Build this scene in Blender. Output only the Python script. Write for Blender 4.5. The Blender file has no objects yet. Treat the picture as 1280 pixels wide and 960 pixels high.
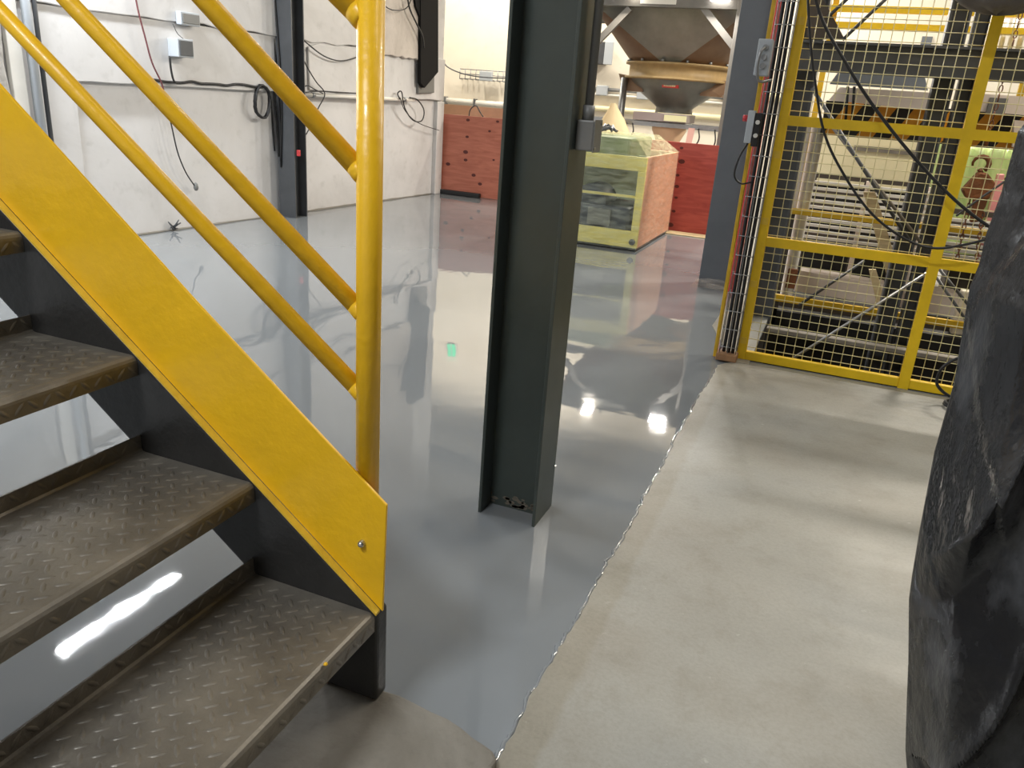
import bpy, math, random
from mathutils import Vector, Matrix
random.seed(7)
sc = bpy.context.scene
COL = sc.collection

# ------------------------------------------------------------------ camera
FPX = 981.6                      # focal length in pixels of the 1280x960 frame
CAMH = 1.35
YAW, PITCH, ROLL = math.radians(20.95), math.radians(20.17), math.radians(4.274)
_f = Vector((-math.sin(YAW)*math.cos(PITCH), math.cos(YAW)*math.cos(PITCH), -math.sin(PITCH)))
_rt = Vector((math.cos(YAW), math.sin(YAW), 0))
_up = _rt.cross(_f)
CR = _rt*math.cos(ROLL) + _up*math.sin(ROLL)
CU = -_rt*math.sin(ROLL) + _up*math.cos(ROLL)
CAM = Vector((0, 0, CAMH))
cd = bpy.data.cameras.new('camera')
cd.sensor_width = 36.0
cd.lens = 36.0*FPX/1280
cd.clip_start = 0.02
cam = bpy.data.objects.new('camera', cd)
COL.objects.link(cam)
cam.matrix_world = Matrix(((CR.x, CU.x, -_f.x, 0), (CR.y, CU.y, -_f.y, 0), (CR.z, CU.z, -_f.z, CAMH), (0, 0, 0, 1)))
sc.camera = cam

# ------------------------------------------------------------------ view, world
sc.view_settings.view_transform = 'Standard'
sc.view_settings.look = 'None'
sc.view_settings.gamma = 1
sc.view_settings.use_curve_mapping = False
sc.view_settings.exposure = 0.0
w = bpy.data.worlds.new('world')
sc.world = w
w.use_nodes = True
w.node_tree.nodes['Background'].inputs[0].default_value = (0.9, 0.95, 1, 1)
w.node_tree.nodes['Background'].inputs[1].default_value = 0.05

COOL, NEUT, WARM = (0.93, 0.97, 1.0), (1.0, 0.97, 0.92), (1.0, 0.92, 0.79)
# (x, y, z, length x, length y, watts, colour) : lamps of the hall and added fill lamps; their fixtures are built below
LAMPS = {
    'wall_a': (-5.10, 4.18, 3.22, .10, 1.25, 120, COOL),
    'wall_b': (-5.25, 1.90, 3.22, .10, 1.25, 110, COOL),
    'bay_a': (-2.55, 9.58, 2.56, .13, .09, 55, WARM),
    'fill_back_left': (-4.50, 12.60, 5.15, 1.25, .30, 190, WARM),  # unseen fill lamp, added to brighten the left of the back wall
    'bay_c': (-1.588, 9.595, 2.535, .20, .09, 60, NEUT),
    'fill_slab': (0.5, 2.2, 4.70, 1.25, .30, 14, NEUT),  # unseen general fill, added over the slab
    'fill_front': (-1.7, -1.5, 4.70, 1.25, .30, 190, COOL),  # unseen fill, added to light stair plate, treads and wall from the front
    'fill_fence': (2.2, 4.2, 4.70, .30, 1.25, 30, WARM),  # unseen warm fill, added near the fence
    'fill_machine': (1.8, 9.0, 4.70, 1.25, .30, 380, WARM),  # unseen warm fill, added to brighten the machine
    'fill_far_bay': (-6.8, 12.0, 5.15, .30, 1.25, 200, WARM),  # unseen warm fill, added to brighten the far bay's walls
    'fill_back': (-1.2, 12.5, 5.15, 1.25, .30, 200, WARM),  # unseen fill lamp, added to brighten the wall behind the hopper
    'fill_gantry': (1.3, 5.3, 4.70, 1.25, .30, 115, WARM),  # unseen fill, added to light the gantry's front side
}
def area(name, x, y, z, sx, sy, power, colr):
    l = bpy.data.lights.new(name, 'AREA')
    l.shape = 'RECTANGLE'; l.size = sx; l.size_y = sy
    l.energy = power; l.color = colr
    o = bpy.data.objects.new(name, l); COL.objects.link(o)
    o.location = (x, y, z)
    return o
for k, (x, y, z, sx, sy, p, c) in LAMPS.items():
    if sy < .095:            # flood lamps on the hopper stand look forward and down
        area('lamp_or_fill_light', x, y - .075, z - .05, sx, sy, p, c).rotation_euler = (math.radians(-48), 0, 0)
    else:
        area('lamp_or_fill_light', x, y, z - .075, sx, sy, p, c)

# ------------------------------------------------------------------ pixel helpers (a pixel gives a direction, a known surface gives the distance)
def ray(px, py):
    return _f + CR*((px-640)/FPX) - CU*((py-480)/FPX)
def onz(px, py, z=0.0):
    r = ray(px, py); return CAM + r*((z-CAMH)/r.z)
def ony(px, py, y):
    r = ray(px, py); return CAM + r*(y/r.y)
WA, WB = Vector((-5.45, 5.111, 0)), Vector((-5.129, 9.981, 0))
WD = (WB-WA).normalized()
WN = Vector((WD.y, -WD.x, 0))
def onwall(px, py, off=0.0):
    r = ray(px, py); t = (off - (CAM-WA).dot(WN))/r.dot(WN); return CAM + r*t
def wallpt(s, z, off):          # s metres along the wall from WA
    return WA + WD*s + WN*off + Vector((0, 0, z))
def wall_s(px, py): 
    p = onwall(px, py); return (p-WA).dot(WD), p.z

# ------------------------------------------------------------------ materials
MATS = {}
def lin(c):
    return tuple((v/12.92 if v <= .04045 else ((v+.055)/1.055)**2.4) for v in c)
def srgb(r, g, b):
    return lin((r/255, g/255, b/255))
def mat(name, col, rough=.5, metal=0, noise=0.0, nscale=8, bump=0.0, bscale=60, spec=.5, col2=None, coords='Object',
        rvar=0.0, detail=6, stretch=None, emit=None, estr=0, coat=0, col2pos=(.35, .7)):
    if name in MATS: return MATS[name]
    m = bpy.data.materials.new(name); m.use_nodes = True
    nt = m.node_tree; N = nt.nodes; L = nt.links
    bs = N['Principled BSDF']
    bs.inputs['Base Color'].default_value = (*col, 1)
    bs.inputs['Roughness'].default_value = rough
    bs.inputs['Metallic'].default_value = metal
    bs.inputs['Specular IOR Level'].default_value = spec
    bs.inputs['Coat Weight'].default_value = coat
    if emit:
        bs.inputs['Emission Color'].default_value = (*emit, 1); bs.inputs['Emission Strength'].default_value = estr
    if noise or bump or col2 or rvar:
        tc = N.new('ShaderNodeTexCoord'); src = tc.outputs[coords]
        if stretch:
            mp = N.new('ShaderNodeMapping'); mp.inputs['Scale'].default_value = stretch
            L.new(src, mp.inputs[0]); src = mp.outputs[0]
        nz = N.new('ShaderNodeTexNoise'); nz.inputs['Scale'].default_value = nscale; nz.inputs['Detail'].default_value = detail
        nz.inputs['Roughness'].default_value = .62
        L.new(src, nz.inputs[0])
        if noise or col2:
            rp = N.new('ShaderNodeValToRGB')
            a = tuple(max(0, v*(1-noise)) for v in col); b_ = col2 if col2 else tuple(min(1, v*(1+noise)) for v in col)
            if col2: a = col
            rp.color_ramp.elements[0].color = (*a, 1); rp.color_ramp.elements[1].color = (*b_, 1)
            rp.color_ramp.elements[0].position = col2pos[0]; rp.color_ramp.elements[1].position = col2pos[1]
            L.new(nz.outputs['Fac'], rp.inputs[0]); L.new(rp.outputs[0], bs.inputs['Base Color'])
        if rvar:
            mr = N.new('ShaderNodeMapRange'); mr.inputs['From Min'].default_value = .3; mr.inputs['From Max'].default_value = .7
            mr.inputs['To Min'].default_value = rough-rvar; mr.inputs['To Max'].default_value = rough+rvar
            L.new(nz.outputs['Fac'], mr.inputs[0]); L.new(mr.outputs[0], bs.inputs['Roughness'])
        if bump:
            n2 = N.new('ShaderNodeTexNoise'); n2.inputs['Scale'].default_value = bscale; n2.inputs['Detail'].default_value = 4
            L.new(src, n2.inputs[0])
            bp = N.new('ShaderNodeBump'); bp.inputs['Strength'].default_value = bump; bp.inputs['Distance'].default_value = .02
            L.new(n2.outputs['Fac'], bp.inputs['Height']); L.new(bp.outputs[0], bs.inputs['Normal'])
    MATS[name] = m
    return m

def floor_material():
    m = bpy.data.materials.new('grey_epoxy'); m.use_nodes = True
    nt = m.node_tree; N = nt.nodes; L = nt.links; bs = N['Principled BSDF']
    bs.inputs['Base Color'].default_value = (*srgb(120, 124, 127), 1)
    bs.inputs['Roughness'].default_value = .025
    bs.inputs['IOR'].default_value = 1.62
    tc = N.new('ShaderNodeTexCoord')
    n1 = N.new('ShaderNodeTexNoise'); n1.inputs['Scale'].default_value = 1.6; n1.inputs['Detail'].default_value = 1.0
    n2 = N.new('ShaderNodeTexNoise'); n2.inputs['Scale'].default_value = 9; n2.inputs['Detail'].default_value = 1
    L.new(tc.outputs['Object'], n1.inputs[0]); L.new(tc.outputs['Object'], n2.inputs[0])
    mx = N.new('ShaderNodeMath'); mx.operation = 'MULTIPLY_ADD'; mx.inputs[1].default_value = .10
    L.new(n2.outputs['Fac'], mx.inputs[0]); L.new(n1.outputs['Fac'], mx.inputs[2])
    bp = N.new('ShaderNodeBump'); bp.inputs['Strength'].default_value = 1.0; bp.inputs['Distance'].default_value = .0034
    L.new(mx.outputs[0], bp.inputs['Height']); L.new(bp.outputs[0], bs.inputs['Normal'])
    return m
def film_material(name, tint, clear=.55, rough=.18):
    m = bpy.data.materials.new(name); m.use_nodes = True
    nt = m.node_tree; N = nt.nodes; L = nt.links; bs = N['Principled BSDF']; out = N['Material Output']
    bs.inputs['Base Color'].default_value = (*tint, 1); bs.inputs['Roughness'].default_value = rough
    tc = N.new('ShaderNodeTexCoord'); mp = N.new('ShaderNodeMapping'); mp.inputs['Scale'].default_value = (3, 3, 16)
    mp.inputs['Rotation'].default_value = (.25, .2, .1)
    nz = N.new('ShaderNodeTexNoise'); nz.inputs['Scale'].default_value = 2.4; nz.inputs['Detail'].default_value = 5
    L.new(tc.outputs['Object'], mp.inputs[0]); L.new(mp.outputs[0], nz.inputs[0])
    bp = N.new('ShaderNodeBump'); bp.inputs['Strength'].default_value = .4; bp.inputs['Distance'].default_value = .03
    L.new(nz.outputs['Fac'], bp.inputs['Height']); L.new(bp.outputs[0], bs.inputs['Normal'])
    tr = N.new('ShaderNodeBsdfTransparent'); tr.inputs[0].default_value = (*[min(1, .78+.28*t) for t in tint], 1)
    mx = N.new('ShaderNodeMixShader')
    mr = N.new('ShaderNodeMapRange'); mr.inputs['From Min'].default_value = .35; mr.inputs['From Max'].default_value = .7
    mr.inputs['To Min'].default_value = max(.04, 1-clear-.14); mr.inputs['To Max'].default_value = 1-clear+.16
    L.new(nz.outputs['Fac'], mr.inputs[0]); L.new(mr.outputs[0], mx.inputs[0])
    L.new(tr.outputs[0], mx.inputs[1]); L.new(bs.outputs[0], mx.inputs[2]); L.new(mx.outputs[0], out.inputs[0])
    return m
def stain_material(name, base, dark, light, rough, scale, bump):
    """painted / raw concrete: two noises for stains and pores"""
    m = bpy.data.materials.new(name); m.use_nodes = True
    nt = m.node_tree; N = nt.nodes; L = nt.links; bs = N['Principled BSDF']
    tc = N.new('ShaderNodeTexCoord')
    n1 = N.new('ShaderNodeTexNoise'); n1.inputs['Scale'].default_value = scale; n1.inputs['Detail'].default_value = 8; n1.inputs['Roughness'].default_value = .65
    n1.inputs['Distortion'].default_value = .6
    n2 = N.new('ShaderNodeTexNoise'); n2.inputs['Scale'].default_value = scale*14; n2.inputs['Detail'].default_value = 5
    for n in (n1, n2): L.new(tc.outputs['Object'], n.inputs[0])
    r1 = N.new('ShaderNodeValToRGB'); e = r1.color_ramp.elements
    e[0].position = .28; e[0].color = (*dark, 1); e[1].position = .52; e[1].color = (*base, 1)
    e2 = r1.color_ramp.elements.new(.75); e2.color = (*light, 1)
    L.new(n1.outputs['Fac'], r1.inputs[0])
    r2 = N.new('ShaderNodeValToRGB'); r2.color_ramp.elements[0].position = .25; r2.color_ramp.elements[0].color = (.55, .55, .52, 1)
    r2.color_ramp.elements[1].position = .42; r2.color_ramp.elements[1].color = (1, 1, 1, 1)
    L.new(n2.outputs['Fac'], r2.inputs[0])
    mx = N.new('ShaderNodeMix'); mx.data_type = 'RGBA'; mx.blend_type = 'MULTIPLY'; mx.inputs[0].default_value = .25
    L.new(r1.outputs[0], mx.inputs[6]); L.new(r2.outputs[0], mx.inputs[7]); L.new(mx.outputs[2], bs.inputs['Base Color'])
    mr = N.new('ShaderNodeMapRange'); mr.inputs['From Min'].default_value = .3; mr.inputs['From Max'].default_value = .7
    mr.inputs['To Min'].default_value = rough+.12; mr.inputs['To Max'].default_value = rough-.12
    L.new(n1.outputs['Fac'], mr.inputs[0]); L.new(mr.outputs[0], bs.inputs['Roughness'])
    bp = N.new('ShaderNodeBump'); bp.inputs['Strength'].default_value = bump; bp.inputs['Distance'].default_value = .01
    ad = N.new('ShaderNodeMath'); ad.operation = 'ADD'
    L.new(n1.outputs['Fac'], ad.inputs[0]); L.new(n2.outputs['Fac'], ad.inputs[1])
    L.new(ad.outputs[0], bp.inputs['Height']); L.new(bp.outputs[0], bs.inputs['Normal'])
    MATS[name] = m
    return m
def slab_material():
    m = bpy.data.materials.new('raw_concrete'); m.use_nodes = True
    nt = m.node_tree; N = nt.nodes; L = nt.links; bs = N['Principled BSDF']
    tc = N.new('ShaderNodeTexCoord')
    def nz(scale, det, rough=.6):
        n = N.new('ShaderNodeTexNoise'); n.inputs['Scale'].default_value = scale; n.inputs['Detail'].default_value = det
        n.inputs['Roughness'].default_value = rough; L.new(tc.outputs['Object'], n.inputs[0]); return n.outputs['Fac']
    def ramp(fac, stops):
        r = N.new('ShaderNodeValToRGB'); e = r.color_ramp.elements
        e[0].position, e[0].color = stops[0][0], (*stops[0][1], 1); e[1].position, e[1].color = stops[-1][0], (*stops[-1][1], 1)
        for p, c in stops[1:-1]: q = e.new(p); q.color = (*c, 1)
        L.new(fac, r.inputs[0]); return r.outputs[0]
    def mul(a, b_, f):
        x = N.new('ShaderNodeMix'); x.data_type = 'RGBA'; x.blend_type = 'MULTIPLY'; x.inputs[0].default_value = f
        L.new(a, x.inputs[6]); L.new(b_, x.inputs[7]); return x.outputs[2]
    big = ramp(nz(1.3, 3, .5), [(.3, srgb(132, 127, 116)), (.5, srgb(145, 143, 135)), (.7, srgb(140, 140, 135))])
    mid = ramp(nz(7, 6, .7), [(.3, (.80, .78, .74)), (.5, (1, 1, 1)), (.75, (1.0, 1.0, 1.0))])
    fine = ramp(nz(90, 3, .7), [(.3, (.86, .86, .85)), (.6, (1, 1, 1))])
    c = mul(mul(big, mid, .7), fine, .8)
    # an older coating's brownish margin along the epoxy
    sx = N.new('ShaderNodeSeparateXYZ'); L.new(tc.outputs['Object'], sx.inputs[0])
    ad = N.new('ShaderNodeMath'); ad.operation = 'MULTIPLY_ADD'; ad.inputs[1].default_value = .05
    L.new(nz(9, 4), ad.inputs[0]); L.new(sx.outputs['X'], ad.inputs[2])
    mg = N.new('ShaderNodeMapRange'); mg.inputs['From Min'].default_value = -.345; mg.inputs['From Max'].default_value = -.325
    mg.inputs['To Min'].default_value = .75; mg.inputs['To Max'].default_value = 0
    L.new(ad.outputs[0], mg.inputs[0])
    x = N.new('ShaderNodeMix'); x.data_type = 'RGBA'; x.blend_type = 'MULTIPLY'
    L.new(mg.outputs[0], x.inputs[0]); L.new(c, x.inputs[6]); x.inputs[7].default_value = (.86, .82, .74, 1)
    # pale scuffs
    sc_ = ramp(nz(22, 5, .75), [(.66, (0, 0, 0)), (.74, (1, 1, 1))])
    y = N.new('ShaderNodeMix'); y.data_type = 'RGBA'; y.blend_type = 'MIX'
    f = N.new('ShaderNodeMath'); f.operation = 'MULTIPLY'; f.inputs[1].default_value = .35
    L.new(sc_, f.inputs[0]); L.new(f.outputs[0], y.inputs[0]); L.new(x.outputs[2], y.inputs[6]); y.inputs[7].default_value = (*srgb(186, 184, 176), 1)
    L.new(y.outputs[2], bs.inputs['Base Color'])
    mr = N.new('ShaderNodeMapRange'); mr.inputs['From Min'].default_value = .3; mr.inputs['From Max'].default_value = .7
    mr.inputs['To Min'].default_value = .62; mr.inputs['To Max'].default_value = .42
    L.new(nz(2.2, 4), mr.inputs[0]); L.new(mr.outputs[0], bs.inputs['Roughness'])
    bp = N.new('ShaderNodeBump'); bp.inputs['Strength'].default_value = .15; bp.inputs['Distance'].default_value = .006
    L.new(nz(45, 5, .7), bp.inputs['Height']); L.new(bp.outputs[0], bs.inputs['Normal'])
    return m
def plywood_material(name, c1, c2):
    m = bpy.data.materials.new(name); m.use_nodes = True
    nt = m.node_tree; N = nt.nodes; L = nt.links; bs = N['Principled BSDF']
    tc = N.new('ShaderNodeTexCoord'); mp = N.new('ShaderNodeMapping'); mp.inputs['Scale'].default_value = (1.2, 1.2, 9)
    L.new(tc.outputs['Object'], mp.inputs[0])
    n = N.new('ShaderNodeTexNoise'); n.inputs['Scale'].default_value = 2.2; n.inputs['Detail'].default_value = 7; n.inputs['Distortion'].default_value = 1.2
    L.new(mp.outputs[0], n.inputs[0])
    r = N.new('ShaderNodeValToRGB'); r.color_ramp.elements[0].position = .3; r.color_ramp.elements[1].position = .7
    r.color_ramp.elements[0].color = (*c1, 1); r.color_ramp.elements[1].color = (*c2, 1)
    L.new(n.outputs['Fac'], r.inputs[0]); L.new(r.outputs[0], bs.inputs['Base Color'])
    bs.inputs['Roughness'].default_value = .55
    return m
def glow(name, col, s):
    m = bpy.data.materials.new(name); m.use_nodes = True
    bs = m.node_tree.nodes['Principled BSDF']
    bs.inputs['Base Color'].default_value = (*col, 1)
    bs.inputs['Emission Color'].default_value = (*col, 1); bs.inputs['Emission Strength'].default_value = s
    return m

M_EPOXY = floor_material()
M_SLAB = slab_material()
M_PAD = stain_material('dusty_concrete', srgb(116, 111, 102), srgb(98, 92, 83), srgb(132, 128, 119), .8, 3, .4)
M_WALLW = stain_material('white_painted_concrete', srgb(207, 206, 206), srgb(186, 184, 183), srgb(216, 215, 216), .6, .7, .14)
M_WALLG = stain_material('grey_concrete', srgb(170, 166, 160), srgb(125, 121, 116), srgb(195, 192, 188), .8, 1.5, .5)
M_CREAM = stain_material('cream_painted_block', srgb(236, 228, 212), srgb(226, 216, 198), srgb(240, 234, 220), .6, .5, .06)
M_CEIL = mat('ceiling_paint', srgb(150, 150, 148), .8, noise=.15, nscale=1)
M_YEL = mat('yellow_paint', srgb(238, 186, 26), .38, noise=.06, nscale=5, bump=.12, bscale=30, coat=.1)
M_YELD = mat('yellow_paint_dusty', srgb(222, 184, 56), .5, noise=.12, nscale=9, bump=.2, bscale=40)
M_YELF = mat('yellow_fence_paint', srgb(230, 190, 20), .45, noise=.07, nscale=10)
M_YELB = mat('yellow_rail_paint', srgb(205, 165, 30), .5, noise=.15, nscale=6)
M_WIRE = mat('pale_yellow_wire', srgb(222, 212, 160), .45)
M_BLKSTEEL = mat('black_stringer_steel', srgb(44, 43, 42), .40, noise=.25, nscale=6, bump=.1, bscale=50)
M_TREAD = mat('checker_plate_steel', srgb(84, 80, 74), .40, metal=.3, col2=srgb(132, 125, 113), nscale=3.2, rvar=.1, bump=.08, bscale=90)
M_COLUMN = mat('dark_green_grey_paint', srgb(60, 68, 65), .34, noise=.12, nscale=4, rvar=.06)
M_COLBLUE = mat('blue_grey_paint', srgb(84, 88, 94), .45, noise=.1, nscale=3)
M_DARK = mat('charcoal_steel', srgb(74, 76, 79), .5, noise=.15, nscale=5)
M_BLACK = mat('black_rubber', srgb(26, 26, 28), .5)
M_GALV = mat('galvanised_steel', srgb(150, 152, 154), .38, metal=.7, noise=.12, nscale=20)
M_BOXGREY = mat('grey_box_enamel', srgb(112, 112, 110), .45, noise=.05, nscale=12)
M_PLASTG = mat('light_grey_plastic', srgb(176, 182, 188), .45)
M_WHITE = mat('white_enamel', srgb(222, 220, 214), .5, noise=.05, nscale=6)
M_PLYR = plywood_material('red_brown_plywood', srgb(164, 92, 70), srgb(190, 116, 94))
M_PLYD = plywood_material('deep_red_plywood', srgb(150, 58, 52), srgb(180, 84, 72))
M_KNOT = mat('dark_knot', srgb(84, 30, 24), .6)
M_TIMBER = mat('pale_timber', srgb(196, 178, 140), .7, noise=.2, nscale=7, stretch=(1, 1, 6))
M_CRATEY = mat('yellow_timber', srgb(214, 200, 118), .55, noise=.12, nscale=5)
M_CRATER = mat('salmon_panel', srgb(202, 150, 122), .5, noise=.14, nscale=4, stretch=(1, 1, 5))
M_FILMG = film_material('green_tinted_wrap', srgb(222, 228, 206), .88, .10)
M_FILMY = film_material('yellow_tinted_wrap', srgb(224, 220, 180), .62, .12)
M_FILMC = film_material('clear_wrap', srgb(232, 218, 204), .84, .10)
M_MACH = mat('slate_machine_paint', srgb(54, 58, 70), .5, noise=.2, nscale=5)
M_STAIN = mat('stainless_hopper', srgb(112, 112, 106), .38, metal=.45, col2=srgb(146, 144, 136), nscale=1.6, rvar=.08)
M_STAINB = mat('brownish_stainless', srgb(112, 84, 62), .45, metal=.35, col2=srgb(138, 112, 88), nscale=2)
M_STAND = mat('grey_stand_steel', srgb(120, 116, 110), .45, metal=.3, noise=.1, nscale=6)
M_TAN = mat('tan_flange_coating', srgb(162, 136, 92), .55, noise=.15, nscale=8)
M_RED = mat('red_paint', srgb(196, 58, 62), .5, noise=.1, nscale=7)
M_REDL = mat('red_badge', srgb(200, 44, 34), .5)
M_ORANGE = mat('orange_hazard_paint', srgb(208, 140, 26), .55, noise=.1, nscale=9)
M_HBLACK = mat('black_hazard_paint', srgb(26, 24, 22), .6)
M_PINKW = mat('pinkish_white_paint', srgb(222, 208, 196), .55, noise=.08, nscale=6)
M_CREAMP = mat('cream_panel_paint', srgb(238, 228, 188), .5, noise=.05, nscale=4)
M_GREENS = mat('pale_green_sheet', srgb(196, 216, 146), .35, noise=.12, nscale=5, bump=.5, bscale=7, stretch=(3, 3, .6))
M_PINKS = mat('pink_strip', srgb(226, 150, 148), .5, noise=.08, nscale=9)
M_RUST = mat('rusty_iron', srgb(104, 62, 34), .65, col2=srgb(140, 84, 44), nscale=14, bump=.3, bscale=50)
M_DKBROWN = mat('dark_brown_steel', srgb(70, 62, 54), .7, noise=.2, nscale=4)  # dark brown, tone varied at random
M_TARP = mat('black_plastic_sheet', srgb(26, 26, 28), .27, col2=srgb(84, 85, 88), nscale=7, bump=.35, bscale=26, stretch=(1, 1, .55), col2pos=(.50, .74), rvar=.1)
M_DUCT = mat('dark_grey_plastic_bag', srgb(92, 88, 88), .5, noise=.35, nscale=9, bump=.5, bscale=12)
M_WINDOW = mat('window_glass_grey', srgb(110, 116, 124), .15)
M_PIPEW = mat('white_pipe_paint', srgb(226, 222, 214), .45)
M_WOOD = mat('brown_timber_block', srgb(150, 112, 78), .7, noise=.2, nscale=14)
M_LEDGE = mat('dusty_grey_ledge', srgb(128, 122, 112), .6, noise=.2, nscale=6)
M_LABEL = mat('cream_label', srgb(224, 222, 176), .5)
M_CHROME = mat('bolt_steel', srgb(190, 190, 190), .25, metal=.9)

# ------------------------------------------------------------------ mesh helpers
def text_mesh(name, body, size, m, parent, loc, extrude=.001):
    cu = bpy.data.curves.new(name, 'FONT'); cu.body = body; cu.size = size; cu.align_x = 'CENTER'; cu.align_y = 'CENTER'; cu.extrude = extrude
    tmp = bpy.data.objects.new(name+'_tmp', cu); COL.objects.link(tmp)
    bpy.context.view_layer.update()
    me = bpy.data.meshes.new_from_object(tmp.evaluated_get(bpy.context.evaluated_depsgraph_get()))
    bpy.data.objects.remove(tmp); me.materials.clear(); me.materials.append(m)
    o = bpy.data.objects.new(name, me); COL.objects.link(o); o.parent = parent
    o.location = loc; o.rotation_euler = (math.pi/2, 0, 0)
    return o
WLOC = {}
class MB:
    def __init__(s): s.v = []; s.f = []; s.sm = []
    def add(s, vs, fs, smooth=False):
        o = len(s.v); s.v += [Vector(v) for v in vs]
        for f in fs: s.f.append(tuple(i+o for i in f)); s.sm.append(smooth)
        return s
    def box(s, a, b):
        x0, y0, z0 = [min(p, q) for p, q in zip(a, b)]; x1, y1, z1 = [max(p, q) for p, q in zip(a, b)]
        return s.add([(x0, y0, z0), (x1, y0, z0), (x1, y1, z0), (x0, y1, z0), (x0, y0, z1), (x1, y0, z1), (x1, y1, z1), (x0, y1, z1)],
                     [(0, 3, 2, 1), (4, 5, 6, 7), (0, 1, 5, 4), (1, 2, 6, 5), (2, 3, 7, 6), (3, 0, 4, 7)])
    def prism(s, pts, ext):
        n = len(pts); ext = Vector(ext)
        a = [Vector(p) for p in pts]
        nrm = Vector((0, 0, 0))
        for i in range(n): nrm += a[i].cross(a[(i+1) % n])
        if nrm.dot(ext) > 0: a = a[::-1]
        b = [p+ext for p in a]
        fs = [tuple(range(n)), tuple(range(2*n-1, n-1, -1))]
        for i in range(n): j = (i+1) % n; fs.append((i, i+n, j+n, j))
        return s.add(a+b, fs)
    def tube(s, pts, r, seg=8, smooth=True, closed=False):
        pts = [Vector(p) for p in pts]; n = len(pts)
        rs = r if isinstance(r, (list, tuple)) else [r]*n
        vs = []; prev = None
        for i, p in enumerate(pts):
            if closed: t = (pts[(i+1) % n]-pts[i-1])
            else: t = pts[min(i+1, n-1)]-pts[max(i-1, 0)]
            if t.length < 1e-9: t = Vector((0, 0, 1))
            t.normalize()
            if prev is None:
                u = t.cross(Vector((0, 0, 1)) if abs(t.z) < .9 else Vector((1, 0, 0)))
            else:
                u = prev - t*prev.dot(t)
            u.normalize(); prev = u; v = t.cross(u)
            for k in range(seg):
                a = 2*math.pi*k/seg; vs.append(p + (u*math.cos(a)+v*math.sin(a))*rs[i])
        fs = []
        m = n if closed else n-1
        for i in range(m):
            j = (i+1) % n
            for k in range(seg):
                l = (k+1) % seg; fs.append((i*seg+k, i*seg+l, j*seg+l, j*seg+k))
        s.add(vs, fs, smooth)
        if not closed:
            o = len(s.v)-n*seg
            s.f.append(tuple(o+k for k in range(seg-1, -1, -1))); s.sm.append(False)
            s.f.append(tuple(o+(n-1)*seg+k for k in range(seg))); s.sm.append(False)
        return s
    def lathe(s, c, prof, seg=24, smooth=True):   # prof: (r, z) about vertical axis at c
        c = Vector(c); vs = []; fs = []
        for r, z in prof:
            for k in range(seg):
                a = 2*math.pi*k/seg; vs.append(c+Vector((r*math.cos(a), r*math.sin(a), z)))
        for i in range(len(prof)-1):
            for k in range(seg):
                l = (k+1) % seg; fs.append((i*seg+k, i*seg+l, (i+1)*seg+l, (i+1)*seg+k))
        return s.add(vs, fs, smooth)
    def build(s, name, m, parent=None, base=None, bevel=0, bseg=2):
        if parent is not None: org = WLOC[parent.name]
        elif base is not None: org = Vector(base)
        else:
            xs = [v.x for v in s.v]; ys = [v.y for v in s.v]; zs = [v.z for v in s.v]
            org = Vector(((min(xs)+max(xs))/2, (min(ys)+max(ys))/2, min(zs)))
        me = bpy.data.meshes.new(name)
        me.from_pydata([tuple(v-org) for v in s.v], [], s.f)
        for p, q in zip(me.polygons, s.sm): p.use_smooth = q
        me.materials.append(m); me.update()
        o = bpy.data.objects.new(name, me); COL.objects.link(o)
        if parent is not None: o.parent = parent
        else: o.location = org
        WLOC[o.name] = org
        if bevel:
            b = o.modifiers.new('bevel', 'BEVEL'); b.width = bevel; b.segments = bseg; b.limit_method = 'ANGLE'
        return o
def tag(o, label, cat, group=None):
    o['label'] = label; o['category'] = cat
    if group: o['group'] = group
    return o
def struct(o, label=None):
    o['kind'] = 'structure'
    if label: o['label'] = label
    return o
def thing(name, label, cat, loc, group=None):
    o = bpy.data.objects.new(name, None); COL.objects.link(o); o.location = loc; o.empty_display_size = .1
    WLOC[o.name] = Vector(loc)
    return tag(o, label, cat, group)
def shared(src, name, parent, offset):
    """one more piece with the same mesh data"""
    o = bpy.data.objects.new(name, src.data); COL.objects.link(o); o.parent = parent
    o.location = Vector(offset); WLOC[o.name] = WLOC[parent.name]
    return o
def smooth_path(pts, n=8):
    pts = [Vector(p) for p in pts]; out = []
    q = [pts[0]*2-pts[1]] + pts + [pts[-1]*2-pts[-2]]
    for i in range(1, len(q)-2):
        for k in range(n):
            t = k/n; a, b, c, d = q[i-1], q[i], q[i+1], q[i+2]
            out.append(.5*((2*b)+(-a+c)*t+(2*a-5*b+4*c-d)*t*t+(-a+3*b-3*c+d)*t**3))
    out.append(pts[-1])
    return out
def cable(pts, r, seg=6, n=6): return MB().tube(smooth_path(pts, n), r, seg)
def ppoly(mb, pix, Y, depth):
    return mb.prism([ony(x, y, Y) for x, y in pix], (0, depth, 0))
def pbar(mb, a, b, Y, wdt, depth):
    p, q = ony(*a, Y), ony(*b, Y); d = (q-p).normalized(); n = Vector((-d.z, 0, d.x))*wdt/2
    return mb.prism([p+n, q+n, q-n, p-n], (0, depth, 0))
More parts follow.
